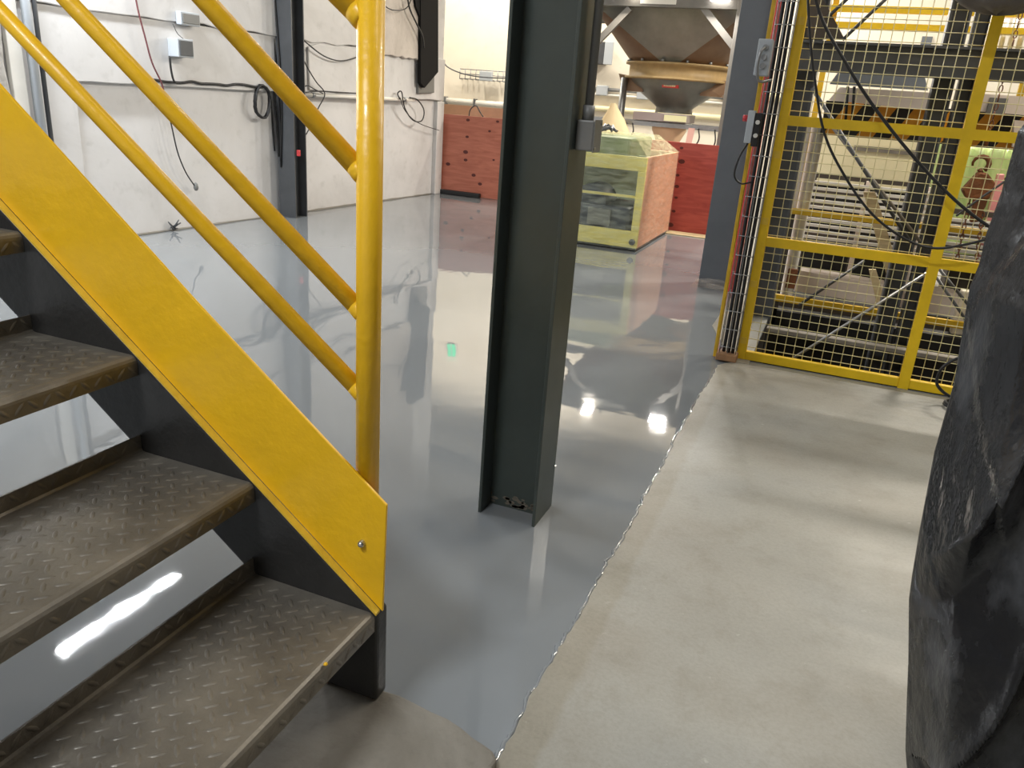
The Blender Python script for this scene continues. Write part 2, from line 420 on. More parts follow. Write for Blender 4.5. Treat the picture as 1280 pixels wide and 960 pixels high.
def hcolumn(cx, cy, z0, z1, wx, wy, tf, tw, web_axis):
    """H section; web_axis 'x': the web runs along x and the flanges stand across it"""
    a = MB()
    if web_axis == 'x':
        a.box((cx-wx/2, cy-wy/2, z0), (cx-wx/2+tf, cy+wy/2, z1)); b = MB().box((cx+wx/2-tf, cy-wy/2, z0), (cx+wx/2, cy+wy/2, z1))
        c = MB().box((cx-wx/2+tf, cy-tw/2, z0), (cx+wx/2-tf, cy+tw/2, z1))
    else:
        a.box((cx-wx/2, cy-wy/2, z0), (cx+wx/2, cy-wy/2+tf, z1)); b = MB().box((cx-wx/2, cy+wy/2-tf, z0), (cx+wx/2, cy+wy/2, z1))
        c = MB().box((cx-tw/2, cy-wy/2+tf, z0), (cx+tw/2, cy+wy/2-tf, z1))
    return a, b, c

# ================================================================== THE SETTING
CEIL = 5.40
# poured epoxy: one sheet, its right border meets the raw slab along a wavering line
EJ = [random.gauss(0, .0016) for _ in range(997)]
def edge_x(y): return -.437 + .004*math.sin(3.1*y+.4) + .003*math.sin(11*y+1) + .0015*math.sin(29*y) + .0015*math.sin(67*y+2) + EJ[int((y+4)*50) % 997]
ys = [-4 + i*.02 for i in range(int(8.36/.02)+1)]
Y_SLAB = 4.36
vs = []; fs = []
PX0, PX1, PY0, PY1 = -.278, 3.0, 4.56, 7.35         # opening of the machine pit
fl_ = MB()
for a, b_ in (((-9.5, -4), (PX0, 14.2)), ((PX0, -4), (9, PY0)), ((PX0, PY1), (9, 14.2)), ((PX1, PY0), (9, PY1))):
    fl_.add([(a[0], a[1], 0), (b_[0], a[1], 0), (b_[0], b_[1], 0), (a[0], b_[1], 0)], [(0, 1, 2, 3)])
struct(fl_.build('floor', M_EPOXY, base=(0, 0, 0)), 'freshly poured glossy grey epoxy floor')
pm = mat('dark_pit_concrete', srgb(52, 48, 44), .6, noise=.3, nscale=3)  # dark brown-grey, tone varied at random
pt = MB().box((PX0, PY0, -1.05), (PX1, PY1, -1.0))
pt.box((PX0-.05, PY0-.05, -1.0), (PX0, PY1+.05, -.0005)); pt.box((PX1, PY0-.05, -1.0), (PX1+.05, PY1+.05, -.0005))
pt.box((PX0, PY0-.05, -1.0), (PX1, PY0, -.0005)); pt.box((PX0, PY1, -1.0), (PX1, PY1+.05, -.0005))
struct(pt.build('floor_pit', pm, base=(0, 0, 0)), 'dark machine pit behind the fence')
ZS = .009
mb = MB()
top = [(edge_x(y), y) for y in ys] + [(-.40, Y_SLAB+.05), (-.36, Y_SLAB+.10), (9, Y_SLAB+.10), (9, -4)]
mb.prism([(x, y, 0.0005) for x, y in top], (0, 0, ZS))
struct(mb.build('floor_slab', M_SLAB, base=(0, 0, 0), bevel=.003), 'bare concrete slab along the wet epoxy')
# wet bead of epoxy pushed up along the slab's edge
bead = MB()
seg = []
for y in [1.0+i*.012 for i in range(int(3.3/.012))]:
    seg.append(Vector((edge_x(y)-.004+random.uniform(-.002, .002), y, .002)))
bead.tube(seg, [.005+.004*max(0, math.sin(9*p.y)*math.sin(23*p.y+1)) for p in seg], 6)
struct(bead.build('trim_1', M_EPOXY, base=(0, 0, 0)), 'wet glossy bead along the slab edge')

# chipped concrete pad that the stair stands on
padp = [(480, 862), (500, 868), (520, 878), (541, 889), (560, 897), (578, 909), (592, 921), (606, 930), (617, 938), (622, 950)]
pad = [onz(x, y, .035) for x, y in padp]
pad = pad + [Vector((-.47, .9, .035)), Vector((-.45, .2, .035)), Vector((-.99, .2, .035)), Vector((-.99, 1.30, .035)), Vector((-.90, 1.318, .035))]
o = MB().prism(pad, (0, 0, -.034)).build('floor_pad', M_PAD, bevel=.008, base=(0, 0, 0)); struct(o, 'chipped concrete pad under the stair foot')

# left wall: rear skin, with thicker bands above the ledge and at its near end
S0, S1 = -9.2, (WB-WA).length
def wprism(mb, sz, o0, o1):      # polygon in (s, z) on the wall, from offset o0 to o1
    return mb.prism([wallpt(s, z, o0) for s, z in sz], WN*(o1-o0))
wl = MB()
wprism(wl, [(S0, -.05), (S1, -.05), (S1, CEIL), (S0, CEIL)], -.40, 0)
struct(wl.build('wall_left', M_WALLW, base=(0, 0, 0)), 'white painted concrete wall')
ls0, lz0 = wall_s(105, 104); ls1, lz1 = wall_s(345, 113); ls2, lz2 = wall_s(520, 125)
lz = (lz0+lz1)/2
rs, _ = wall_s(92, 130)
u0 = wall_s(30, 6)[1]; u1 = wall_s(268, 35)[1]
up = MB()
def ragged(s_a, s_b, z, n, amp):
    return [(s_a+(s_b-s_a)*i/n, z+random.uniform(-amp, amp)) for i in range(n+1)]
band = ragged(rs, S1-.03, lz, 40, .004)
wprism(up, band + [(S1-.03, u1), (S0, u1), (S0, 0), (rs-.02, 0)], .0005, .05)
struct(up.build('trim_2', M_WALLW, base=(0, 0, 0), bevel=.006), 'thicker painted band of the wall above the ledge')
ub = MB()
wprism(ub, ragged(S0, wall_s(444, 66)[0], u1, 60, .02) + [(wall_s(444, 66)[0], CEIL), (S0, CEIL)], .0505, .066)
struct(ub.build('trim_3', M_WALLW, base=(0, 0, 0), bevel=.008), 'ragged upper band of the painted wall')
ubz = wall_s(500, 72)[1]
ub2 = MB()
wprism(ub2, ragged(wall_s(446, 60)[0], wall_s(520, 70)[0], ubz, 16, .018) + [(wall_s(520, 70)[0], CEIL), (wall_s(446, 60)[0], CEIL)], .0505, .10)
struct(ub2.build('trim_4', stain_material('beige_grey_concrete', srgb(196, 188, 180), srgb(168, 160, 152), srgb(210, 204, 198), .8, 1.2, .3), base=(0, 0, 0), bevel=.008), 'grey unpainted band high on the wall')
# skirting line of dirt and joint where the wall meets the epoxy
jt = MB().tube([wallpt(s, .004, .004+random.uniform(0, .01)) for s in [x*.12 for x in range(-8, int(S1/.12))]], [random.uniform(.006, .016) for _ in range(-8, int(S1/.12))], 5)
struct(jt.build('baseboard_left', mat('grimy_joint', srgb(120, 116, 108), .8), base=(0, 0, 0)), 'grimy joint along the wall foot')
# far hall walls
mb = MB().box((-9.5, 14.0, -.05), (9, 14.2, CEIL)); struct(mb.build('wall_back', M_CREAM, base=(0, 0, 0)), 'cream painted back wall')
mb = MB().box((-9.7, 10.2, -.05), (-9.5, 14.2, CEIL)); struct(mb.build('wall_side', M_CREAM, base=(0, 0, 0)), 'cream side wall of the far bay')
mb = MB().box((9, -4, -.05), (9.2, 14.2, CEIL)); struct(mb.build('wall_right', M_CREAM, base=(0, 0, 0)), 'cream wall beyond the machine')
mb = MB().box((-9.5, -4.2, -.05), (9, -4, CEIL)); struct(mb.build('wall_front', M_WALLW, base=(0, 0, 0)), 'white wall behind the stair')
ce = struct(MB().box((-9.7, -4.2, CEIL), (9.2, 14.2, CEIL+.15)).build('ceiling', M_CEIL, base=(0, 0, 0)), 'grey hall ceiling')
j0 = None
for i, y in enumerate([-2.5, 0, 2.5, 5, 7.5, 10, 12.5]):
    mb = MB().box((-9, y-.06, CEIL-.22), (8.8, y+.06, CEIL-.0005))
    mb.build('ceiling_joist', M_DARK, ce)

# lamps of the room, and fixtures made up for the added fill lamps
def lamp_fixture(key, label, cat='light'):
    x, y, z, sx, sy, p, c = LAMPS[key]
    t = thing('lamp_or_fill', label, cat, (x, y, z))
    MB().box((x-sx/2-.02, y-sy/2-.02, z-.05), (x+sx/2+.02, y+sy/2+.02, z+.03)).build('housing', M_WHITE, t, bevel=.008)
    g = glow('lamp_glow_'+key, c, 14 if key in ('bay_a', 'bay_c') else 6 if key.startswith('wall') else 3)
    MB().box((x-sx/2, y-sy/2, z-.070 if sy < .095 else z-.066), (x+sx/2, y+sy/2, z-.051)).build('diffuser', g, t)
    if sy < .095: MB().box((x-sx/2, y-sy/2-.034, z-.02), (x+sx/2, y-sy/2-.021, z+.03)).build('front_glass', g, t)
    top = CEIL-.001
    if sy < .095:
        for d in (-.15, .15): MB().box((x+d-.015, y+.04, z-.03), (x+d+.015, 9.655, z+.02)).build('bracket', M_GALV, t)
        return
    if key.startswith('wall'):
        q = Vector((x, y, z)); o = (q-WA).dot(WN)
        for dy in (-.45, .45):
            pp = q+Vector((0, dy, .02)); off = (pp-WA).dot(WN)-.086
            MB().tube([pp, pp-WN*off], .012, 6).build('bracket', M_GALV, t)
    else:
        for d in (-.4, .4):
            dx, dy = (sx*d, 0) if sx > sy else (0, sy*d)
            MB().tube([(x+dx, y+dy, z+.03), (x+dx, y+dy, top)], .006, 6).build('hanger', M_GALV, t)
lamp_fixture('wall_a', 'cool white tube lamp on the left wall nearest the wall column')
lamp_fixture('wall_b', 'cool white tube lamp on the left wall beside the stair')
lamp_fixture('bay_a', 'warm short lamp on the front of the hopper stand, nearest the dark column')
lamp_fixture('fill_back_left', 'added warm fill lamp beyond the red-brown plywood')
lamp_fixture('bay_c', 'white short lamp on the front of the hopper stand')
lamp_fixture('fill_slab', 'added fill lamp above the bare concrete slab')
lamp_fixture('fill_front', 'added fill lamp for the stair and wall')
lamp_fixture('fill_fence', 'added fill lamp above the wire fence')
lamp_fixture('fill_machine', 'added fill lamp above the machine behind the fence')
lamp_fixture('fill_gantry', 'added fill lamp above the gantry behind the fence')
lamp_fixture('fill_back', 'added warm fill lamp behind the hopper near the back wall')
lamp_fixture('fill_far_bay', 'added fill lamp in the far left bay')
# green exit sign on the back wall (seen mirrored in the floor)
t = thing('exit_sign', 'small green lit emergency sign on the far back wall', 'sign', (-6.75, 13.99, 3.55))
MB().box((-6.86, 13.94, 3.55), (-6.64, 13.998, 3.85)).build('sign_box', M_WHITE, t, bevel=.006)
gg = glow('exit_green', (.02, .55, .27), 2.2)
for dx in (-.09, .01): MB().box((-6.75+dx, 13.932, 3.57), (-6.75+dx+.07, 13.939, 3.83)).build('lit_strip', gg, t)

# ================================================================== STAIR
PY = 1.234                                  # inner face of the far stringer
YN = .42                                    # inner face of the near stringer
NOS = [(-.750, .275), (-1.060, .511), (-1.370, .747), (-1.680, .983), (-1.990, 1.219)]
RUN, RISE = .310, .236
st = thing('steel_staircase', 'steel stair with yellow stringer plate and checker plate treads', 'staircase', (-.95, PY, .035))
def on_line(x): return NOS[0][1] + (NOS[0][0]-x)*RISE/RUN     # height of the nosing line at x
def stringer(y0, y1, name):
    xt = -2.9
    low = .240
    pts = [(-.745, on_line(-.745)), (-.745, .035), (-.895, .035), (-.98, on_line(-.98)-low-.02), (xt, on_line(xt)-low-.02), (xt, on_line(xt))]
    return MB().prism([(x, y0, z) for x, z in pts], (0, y1-y0, 0)).build(name, M_BLKSTEEL, st, bevel=.010, bseg=3)
stringer(PY, PY+.048, 'stringer')
stringer(YN-.048, YN, 'stringer')
# yellow plate that rises behind the stringer's top edge
def plate(y, ysign):
    q = [ony(478, 757, y), ony(483, 632, y), ony(247, 380, y), ony(0, 107, y)]
    e = q[3] + (q[3]-q[2])*1.6
    b0 = q[0].copy(); b0.z = on_line(b0.x)+.004
    bl = Vector((e.x, y, on_line(e.x)+.004))
    return [b0, q[1], q[2], q[3], e, bl]
yp = PY+.016
pl = MB().prism(plate(yp, 1), (0, .007, 0)).build('stringer_plate', M_YEL, st, bevel=.0015)
# the thin top face of the stringer in front of the plate carries dusty yellow paint
a0, a1 = -.747, -2.85
MB().prism([(a0, PY-.0015, on_line(a0)-.002), (a0, PY-.0015, on_line(a0)+.0035), (a1, PY-.0015, on_line(a1)+.0035), (a1, PY-.0015, on_line(a1)-.002)], (0, .017, 0)).build('painted_edge', M_YELD, st)
bc = ony(453, 679, yp)
bolt = MB()
prof = [(0.0001, .013), (.004, .012), (.0075, .008), (.0085, .003), (.0085, 0)]
vs = []; fs = []; sg = 14
for r, d in prof:
    for k in range(sg):
        a = 2*math.pi*k/sg; vs.append(bc+Vector((r*math.cos(a), -d, r*math.sin(a))))
for i in range(len(prof)-1):
    for k in range(sg): l = (k+1) % sg; fs.append((i*sg+k, i*sg+l, (i+1)*sg+l, (i+1)*sg+k))
bolt.add(vs, fs, True)
b = bolt.build('bolt', M_CHROME, st); b['label'] = 'round steel bolt head'
# treads: Z bent checker plate
def lug(mb, p, ax, n, L=.0172, W=.0045, Hh=.0030):
    ax = ax.normalized(); s = n.cross(ax).normalized()
    v = [p-ax*L, p-ax*L*.45-s*W, p+ax*L*.45-s*W, p+ax*L, p+ax*L*.45+s*W, p-ax*L*.45+s*W, p-ax*L*.5+n*Hh, p+ax*L*.5+n*Hh]
    mb.add(v, [(0, 1, 6), (1, 2, 7, 6), (2, 3, 7), (3, 4, 7), (4, 5, 6, 7), (5, 0, 6)], True)
D1, D2 = Vector((1, 1, 0)), Vector((1, -1, 0))
proto = None
for k, (nx, nz) in enumerate(NOS):
    if k == 0:
        prof = [(-RUN-.012, .040), (-RUN-.012, .006), (-RUN-.008, .001), (-RUN, 0), (-.016, 0)]
        for a in (20, 45, 70): prof.append((-.016+.016*math.sin(math.radians(a)), -.016+.016*math.cos(math.radians(a))))
        prof += [(0, -.016), (0, -.046)]
        th = .005
        inner = []
        for i, (x, z) in enumerate(prof):
            x0, z0 = prof[max(i-1, 0)]; x1, z1 = prof[min(i+1, len(prof)-1)]
            d = Vector((x1-x0, 0, z1-z0)).normalized(); nn = Vector((-d.z, 0, d.x))
            inner.append((x-nn.x*th, z-nn.z*th))
        ring = prof + inner[::-1]
        m = MB().prism([(nx+x, YN+.001, nz+z) for x, z in ring], (0, PY-YN-.002, 0))
        tr = m.build('tread', M_TREAD, st, bevel=0)
        lg = MB(); pitch = .030
        ny = int((PY-YN-.02)/pitch)
        d1, d2 = D1.normalized(), D2.normalized(); pa = .0295
        for i in range(-45, 46):
            for j in range(-45, 46):
                q = Vector((nx-.16, (PY+YN)/2, nz)) + d1*(pa*i) + d2*(pa*j)
                if nx-RUN+.006 < q.x < nx-.020 and YN+.012 < q.y < PY-.012:
                    lug(lg, q, d1 if (i+j) % 2 == 0 else d2, Vector((0, 0, 1)))
        for j in range(ny+1):                        # lugs on the nosing face and on the turned up rear lip
            lug(lg, Vector((nx, PY-.016-j*pitch, nz-.030)), Vector((0, 1, 1 if j % 2 else -1)), Vector((1, 0, 0)))
            if j % 1 == 0: lug(lg, Vector((nx-RUN-.012+.0002, PY-.016-j*pitch, nz+.024)), Vector((0, 1, 1 if j % 2 else -1)), Vector((1, 0, 0)))
        lo = lg.build('raised_lugs', M_TREAD, tr); lo['kind'] = 'stuff'
        proto = (tr, lo)
    else:
        off = Vector((nx-NOS[0][0], 0, nz-NOS[0][1]))
        t2 = shared(proto[0], 'tread', st, off)
        l2 = shared(proto[1], 'raised_lugs', t2, (0, 0, 0)); l2['kind'] = 'stuff'
# yellow pipe railing
py = yp+.007+.0245
base = ony(464, 640, py); top = ony(459, 0, py); px = base.x
postx = (ony(464, 610, py).x + ony(461, 200, py).x + ony(459, 5, py).x)/3
MB().tube([(postx, py, .40), (postx, py, 1.56)], .0245, 20).build('post', M_YEL, st)
def rail(p_far, p_near, r, name='rail'):
    a = ony(*p_near, py); d = (a-ony(*p_far, py)).normalized()
    end = Vector((postx-.006, py, a.z + d.z/d.x*(postx-.006-a.x)))
    start = end - d*2.3
    o = MB().tube([start, end], r, 16).build(name, M_YEL, st)
    w = MB(); c = end-d*.012
    w.tube([c-d*.020, c-d*.010, c-d*.002, c+d*.006], [r*1.005, r*1.05, r*1.09, r*1.05], 16)
    w.build('weld_collar', M_YEL, o)
rail((0, 14), (447, 486), .0178)
rail((84, 0), (447, 385), .0178)
rail((256, 0), (443, 206), .0190)
rail((400, -32), (440, 8), .0215, 'handrail')
sp = onz(407, 828, .280)
tag(MB().lathe((sp.x, sp.y, .2752), [(.0045, 0), (.0042, .002), (.0025, .004), (.0001, .0045)], 8).build('paint_fleck', M_YEL), 'tiny yellow paint fleck on the lowest tread', 'debris')

# ================================================================== CENTRE COLUMN
b0 = onz(597, 640); b1 = onz(668, 659); b2 = onz(680, 636)
cx0, cx1 = b0.x, b1.x; cyf = (b0.y+b1.y)/2; wy = .17
cc = thing('steel_column', 'dark green-grey steel H column standing in wet epoxy', 'column', ((cx0+cx1)/2, cyf+wy/2, 0))
fl, fr, web = hcolumn((cx0+cx1)/2, cyf+wy/2, -.01, CEIL, cx1-cx0, wy, .011, .009, 'x')
fl.build('flange', M_COLUMN, cc, bevel=.002); fr.build('flange', M_COLUMN, cc, bevel=.002); web.build('web', M_COLUMN, cc)
# dusty splash at the column's foot
ds = MB()
for i in range(26):
    x = cx0+.02+(cx1-cx0-.04)*random.random(); z = .01+abs(random.gauss(0, .02)); r = random.uniform(.004, .011)
    yy = cyf+wy/2-.0045
    ds.prism([(x+r*1.6*math.cos(a), yy-.0006, z+r*.7*math.sin(a)) for a in [q*1.05 for q in range(6)]], (0, .0005, 0))
d = ds.build('dried_splash', mat('dried_mortar', srgb(104, 98, 88), .9), cc); d['kind'] = 'stuff'
# conduit and junction box on its right flange
jb = thing('junction_box', 'grey metal junction box with conduit on the dark column flange', 'electrical box', (cx1+.02, cyf+.08, 1.20))
xb = cx1+.0008
def onx(px_, py_, x):
    r = ray(px_, py_); return CAM + r*(x/r.x)
jy = cyf+.075
q0 = ony(734, 150, jy); q1 = ony(731, 188, jy)
zt, zb = q0.z, q1.z
MB().box((xb, jy-.028, zb), (xb+.052, jy+.04, zt)).build('box_body', M_BOXGREY, jb, bevel=.004)
MB().box((xb+.0525, jy-.030, zb-.003), (xb+.056, jy+.042, zt+.003)).build('cover', M_BOXGREY, jb, bevel=.001)
for dy, dz in ((-.02, .006), (.03, -.006)):
    zz = (zb+.008) if dz > 0 else (zt-.008)
    MB().tube([(xb+.056, jy+dy, zz), (xb+.059, jy+dy, zz)], .004, 8).build('screw', M_CHROME, jb)
MB().tube([(xb+.022, jy+.004, zt+.03), (xb+.022, jy+.004, CEIL-.01)], .0125, 14).build('conduit', M_GALV if False else M_BOXGREY, jb)
MB().tube([(xb+.022, jy+.004, zt-.002), (xb+.022, jy+.004, zt+.04)], .017, 14).build('connector', M_BOXGREY, jb)

# ================================================================== RIGHT COLUMN beside the fence
r0 = onz(872, 358); r1 = onz(905, 363)
ry = (r0.y+r1.y)/2
rc = thing('steel_column', 'blue-grey steel column between the epoxy floor and the fence', 'column', ((r0.x+r1.x)/2, ry+.1, 0))
fl, fr, web = hcolumn((r0.x+r1.x)/2, ry+.1, -.01, CEIL, r1.x-r0.x, .2, .012, .009, 'y')
fl.build('flange', M_COLBLUE, rc, bevel=.002); fr.build('flange', M_COLBLUE, rc, bevel=.002); web.build('web', M_COLBLUE, rc)
ft = MB()
n = 26
ring = []
for i in range(n):
    a = 2*math.pi*i/n
    ring.append((max(-.11, min(.11, .16*math.cos(a)))*1.06, max(-.115, min(.115, .17*math.sin(a)))))
vs = []
for lvl, (z, k) in enumerate([(.002, 1.35), (.012, 1.2), (.03, 1.08), (.075, 1.02)]):
    for i, (x, y) in enumerate(ring):
        kk = k+random.uniform(-.06, .06)*(1 if lvl < 3 else .2)
        vs.append((min(r1.x+.003, (r0.x+r1.x)/2+x*kk), ry+.1+y*kk, z+(random.uniform(-.008, .012) if lvl == 3 else random.uniform(0, .004))))
fs = []
for l in range(3):
    for i in range(n): j = (i+1) % n; fs.append((l*n+i, l*n+j, (l+1)*n+j, (l+1)*n+i))
sk = MB().add(vs, fs, False).build('plastic_skirt', M_FILMC, rc); sk['label'] = 'crumpled clear plastic around the column foot'
# red upright beside it
x0 = r1.x+.004
tag(MB().box((x0, ry-.02, 0), (x0+.085, ry+.045, CEIL-.002)).build('red_upright', M_RED, bevel=.004), 'red painted flat upright beside the blue-grey column', 'post')

# ================================================================== WIRE FENCE
FY = 4.57
FZ = 2.45
fx = [-.338, .530, 1.40]
PW = .052
fn = thing('machine_fence', 'yellow framed wire mesh safety fence at the slab end', 'fence', (fx[1], FY, 0))
zr = [.030, .690, 1.325, 1.96, FZ-.026]
fp = MB().box((fx[0]-PW/2, FY-.02, 0), (fx[0]+PW/2, FY+.02, FZ)).build('post', M_YELF, fn, bevel=.003)
for x in fx[1:]: shared(fp, 'post', fn, (x-fx[0], 0, 0))
for i in range(2):
    r_ = MB().box((fx[i]+PW/2, FY-.018, zr[0]-.025), (fx[i+1]-PW/2, FY+.018, zr[0]+.025)).build('rail', M_YELF, fn, bevel=.003)
    for z in zr[1:]: shared(r_, 'rail', fn, (0, 0, z-zr[0]))
    wm = MB()
    xa, xb_ = fx[i]+PW/2, fx[i+1]-PW/2
    nn = round((xb_-xa)/.05)
    for j in range(1, nn):
        x = xa+(xb_-xa)*j/nn; wm.tube([(x, FY+.006, zr[0]), (x, FY+.006, FZ-.03)], .0021, 5)
    nz_ = round((FZ-.06)/.05)
    for j in range(1, nz_):
        z = zr[0]+(FZ-.06)*j/nz_; wm.tube([(xa, FY+.001, z), (xb_, FY+.001, z)], .0021, 5)
    o = wm.build('wire_mesh', M_WIRE, fn)
pd = MB().box((fx[0]-.018, FY-.0235, .10), (fx[0]+.018, FY-.0205, .136)).build('clamp_plate', M_YELD, fn)
for z in (.45, .80, 1.15, 1.50, 1.80): shared(pd, 'clamp_plate', fn, (0, 0, z-.118))
# wire basket tray with cables, standing left of the fence
TX, TY = -.405, FY-.10
ct = thing('cable_tray', 'upright galvanised wire basket tray left of the yellow fence', 'cable tray', (TX, TY, .05))
for dx, dy in ((-.045, -.02), (0, -.02), (.045, -.02), (-.045, .05), (.045, .05)):
    MB().tube([(TX+dx, TY+dy, .055), (TX+dx, TY+dy, 3.2)], .0028, 6).build('long_wire', M_GALV, ct)
ru = MB().tube([(TX-.045, TY+.05, .09), (TX-.045, TY-.023, .09), (TX+.045, TY-.023, .09), (TX+.045, TY+.05, .09)], .0028, 6).build('rung', M_GALV, ct)
for i in range(1, 28): shared(ru, 'rung', ct, (0, 0, i*.105))
for i, (dx, r) in enumerate(((-.026, .0098), (-.001, .0115), (.024, .0098))):
    pts = [(TX+dx+.001*math.sin(k*1.3+i), TY+.018+.006*math.cos(k*.9+i), .05+k*.26) for k in range(13)]
    tag(cable(pts, r, 8, 5).build('power_cable', M_BLACK), ('thin black cable in the wire basket tray on the yellow strip side', 'thick black cable in the middle of the wire basket tray', 'thin black cable in the wire basket tray on the fence side')[i], 'cable', 'cables in the wire basket tray')
tag(MB().box((TX-.06, TY-.035, ZS+.0006), (TX+.055, TY+.055, .05)).build('timber_block', M_WOOD, bevel=.004), 'small brown timber block under the cable tray', 'wood block')
tag(MB().box((TX-.082, TY+.02, ZS+.0006), (TX-.064, TY+.07, 3.2)).build('yellow_strip', M_YELB, bevel=.002), 'thin yellow upright strip beside the wire basket tray', 'strip')
# switch box and interlock fixed to the tray
bx = ony(957, 73, TY-.03)
sb = thing('switch_box', 'grey metal switch box with cable glands above the interlock', 'electrical box', (bx.x, TY-.03, bx.z-.08))
MB().box((bx.x-.04, TY-.10, bx.z-.085), (bx.x+.03, TY-.024, bx.z+.085)).build('box_body', M_PLASTG, sb, bevel=.004)
for dz in (.045, 0, -.04):
    MB().tube([(bx.x+.0, TY-.1005, bx.z+dz), (bx.x, TY-.120, bx.z+dz)], .014, 10).build('gland', M_GALV, sb)
MB().tube(smooth_path([(bx.x, TY-.118, bx.z+.045), (bx.x-.015, TY-.15, bx.z+.02), (bx.x-.02, TY-.14, bx.z-.05), (bx.x-.004, TY-.11, bx.z-.11), (bx.x+.05, TY-.06, bx.z-.10)], 6), .007, 8).build('cable_loop', M_GALV, sb)
ix = ony(941, 160, TY-.03)
il = thing('interlock_switch', 'white and black safety interlock switch with red button on the tray', 'switch', (ix.x, TY-.03, ix.z-.09))
MB().box((ix.x-.03, TY-.075, ix.z-.075), (ix.x+.005, TY-.024, ix.z+.085)).build('body', M_PLASTG, il, bevel=.003)
MB().box((ix.x+.0055, TY-.07, ix.z-.09), (ix.x+.04, TY-.024, ix.z+.075)).build('contact_block', M_BLACK, il, bevel=.003)
MB().tube([(ix.x-.031, TY-.05, ix.z+.045), (ix.x-.055, TY-.05, ix.z+.045)], .016, 12).build('red_button', M_RED, il)
for dz in (.03, -.035): MB().tube([(ix.x+.025, TY-.071, ix.z+dz), (ix.x+.025, TY-.092, ix.z+dz)], .011, 10).build('gland', M_WHITE, il)
MB().tube(smooth_path([(ix.x-.01, TY-.05, ix.z-.074), (ix.x-.04, TY-.07, ix.z-.15), (ix.x-.05, TY-.07, ix.z-.24), (ix.x-.01, TY-.06, ix.z-.28), (ix.x+.04, TY-.03, ix.z-.27)], 6), .005, 6).build('lead', M_BLACK, il)

# black hoses hanging in front of the fence
HY = FY-.16
def pcable(pix, Y, r, label, name='black_cable', m=None, cat='cable', group=None, jitter=None):
    return tag(cable([ony(x, y, Y) for x, y in pix], r, 7, 6).build(name, m or M_BLACK), label, cat, group)
pcable([(1013, -60), (1024, 15), (1058, 80), (1090, 130), (1130, 182), (1175, 232), (1215, 268), (1262, 300), (1300, 325)], HY, .008, 'thick black cable slanting across the upper fence panels')
pcable([(1008, -60), (1012, 40), (1020, 110), (1030, 165), (1050, 210), (1085, 262), (1125, 295), (1165, 310), (1210, 305), (1255, 292), (1300, 276)], HY-.02, .0065, 'slack black cable looping below the middle rail of the fence')
pcable([(1300, 190), (1262, 222), (1228, 246), (1195, 270)], FY+.30, .006, 'short grey wire rising behind the right fence panel', m=M_DARK)
pcable([(1215, 443), (1192, 450), (1176, 462), (1171, 478), (1178, 489), (1190, 497)], HY-.02, .008, 'black hose bent round the bottom of the fence', 'black_hose', cat='hose')
ch = onz(1193, 508, ZS+.01)
ring = [ch+Vector((.05*math.cos(a)*(1-.04*i/12), .05*math.sin(a), .010*i/12)) for i, a in enumerate([k*2*math.pi/12 for k in range(26)])]
tag(MB().tube(ring, .008, 7).build('coiled_hose', M_BLACK), 'small coil of black hose on the slab before the fence', 'hose')

# ================================================================== LEFT WALL FITTINGS
c0 = onz(350, 270); 
lc = thing('steel_column', 'charcoal steel column against the white wall', 'column', (c0.x+.1, c0.y, 0))
fl, fr, web = hcolumn(c0.x+.10, c0.y+.10, -.01, CEIL, .20, .20, .014, .010, 'y')
fl.build('flange', M_DARK, lc, bevel=.002); fr.build('flange', M_DARK, lc, bevel=.002); web.build('web', M_DARK, lc)
ccx = c0.x+.1
for i in range(4):
    o = .215+.012*i
    pts = [(ccx+.115+.010*math.sin(i+k), c0.y-.025-.012*(i % 2)+.02*math.sin(k*1.1+i), .45+.30*k) for k in range(0, 9)]
    pts = [(ccx-.06-.02*i+.03*math.sin(.7*k+i), c0.y-.012-.006*i, .50+.05*i+.30*k) for k in range(0, 12)]
    tag(cable(pts, .009, 6, 4).build('column_cable', M_BLACK), 'black cable running down the charcoal wall column', 'cable', 'cables on the wall column')
rd = Vector((ccx+.11, c0.y+.02, .62))
tag(MB().box(rd, rd+Vector((.03, .03, .06))).build('red_plug', M_RED, bevel=.006), 'small red plug hanging on the wall column', 'plug')
def wcable(pix, off, r, label, name='wall_cable', m=None, cat='cable'):
    return tag(cable([onwall(x, y, off) for x, y in pix], r, 6, 5).build(name, m or M_BLACK), label, cat)
wcable([(165, -30), (172, 10), (181, 45), (190, 78), (202, 104), (207, 125)], .10, .007, 'dull red cable hanging down the white wall', m=mat('dull_red_cable', srgb(110, 62, 66), .5))
wcable([(207, 125), (214, 155), (222, 190), (232, 215), (243, 232)], .075, .006, 'black cable end hanging below the dull red cable')
e = onwall(245, 235, .075)
tag(MB().lathe(e, [(.004, .05), (.018, .035), (.022, 0), (.014, -.02), (.003, -.024)], 10).build('cable_plug', M_BOXGREY), 'round grey plug at the end of the hanging black cable', 'plug')
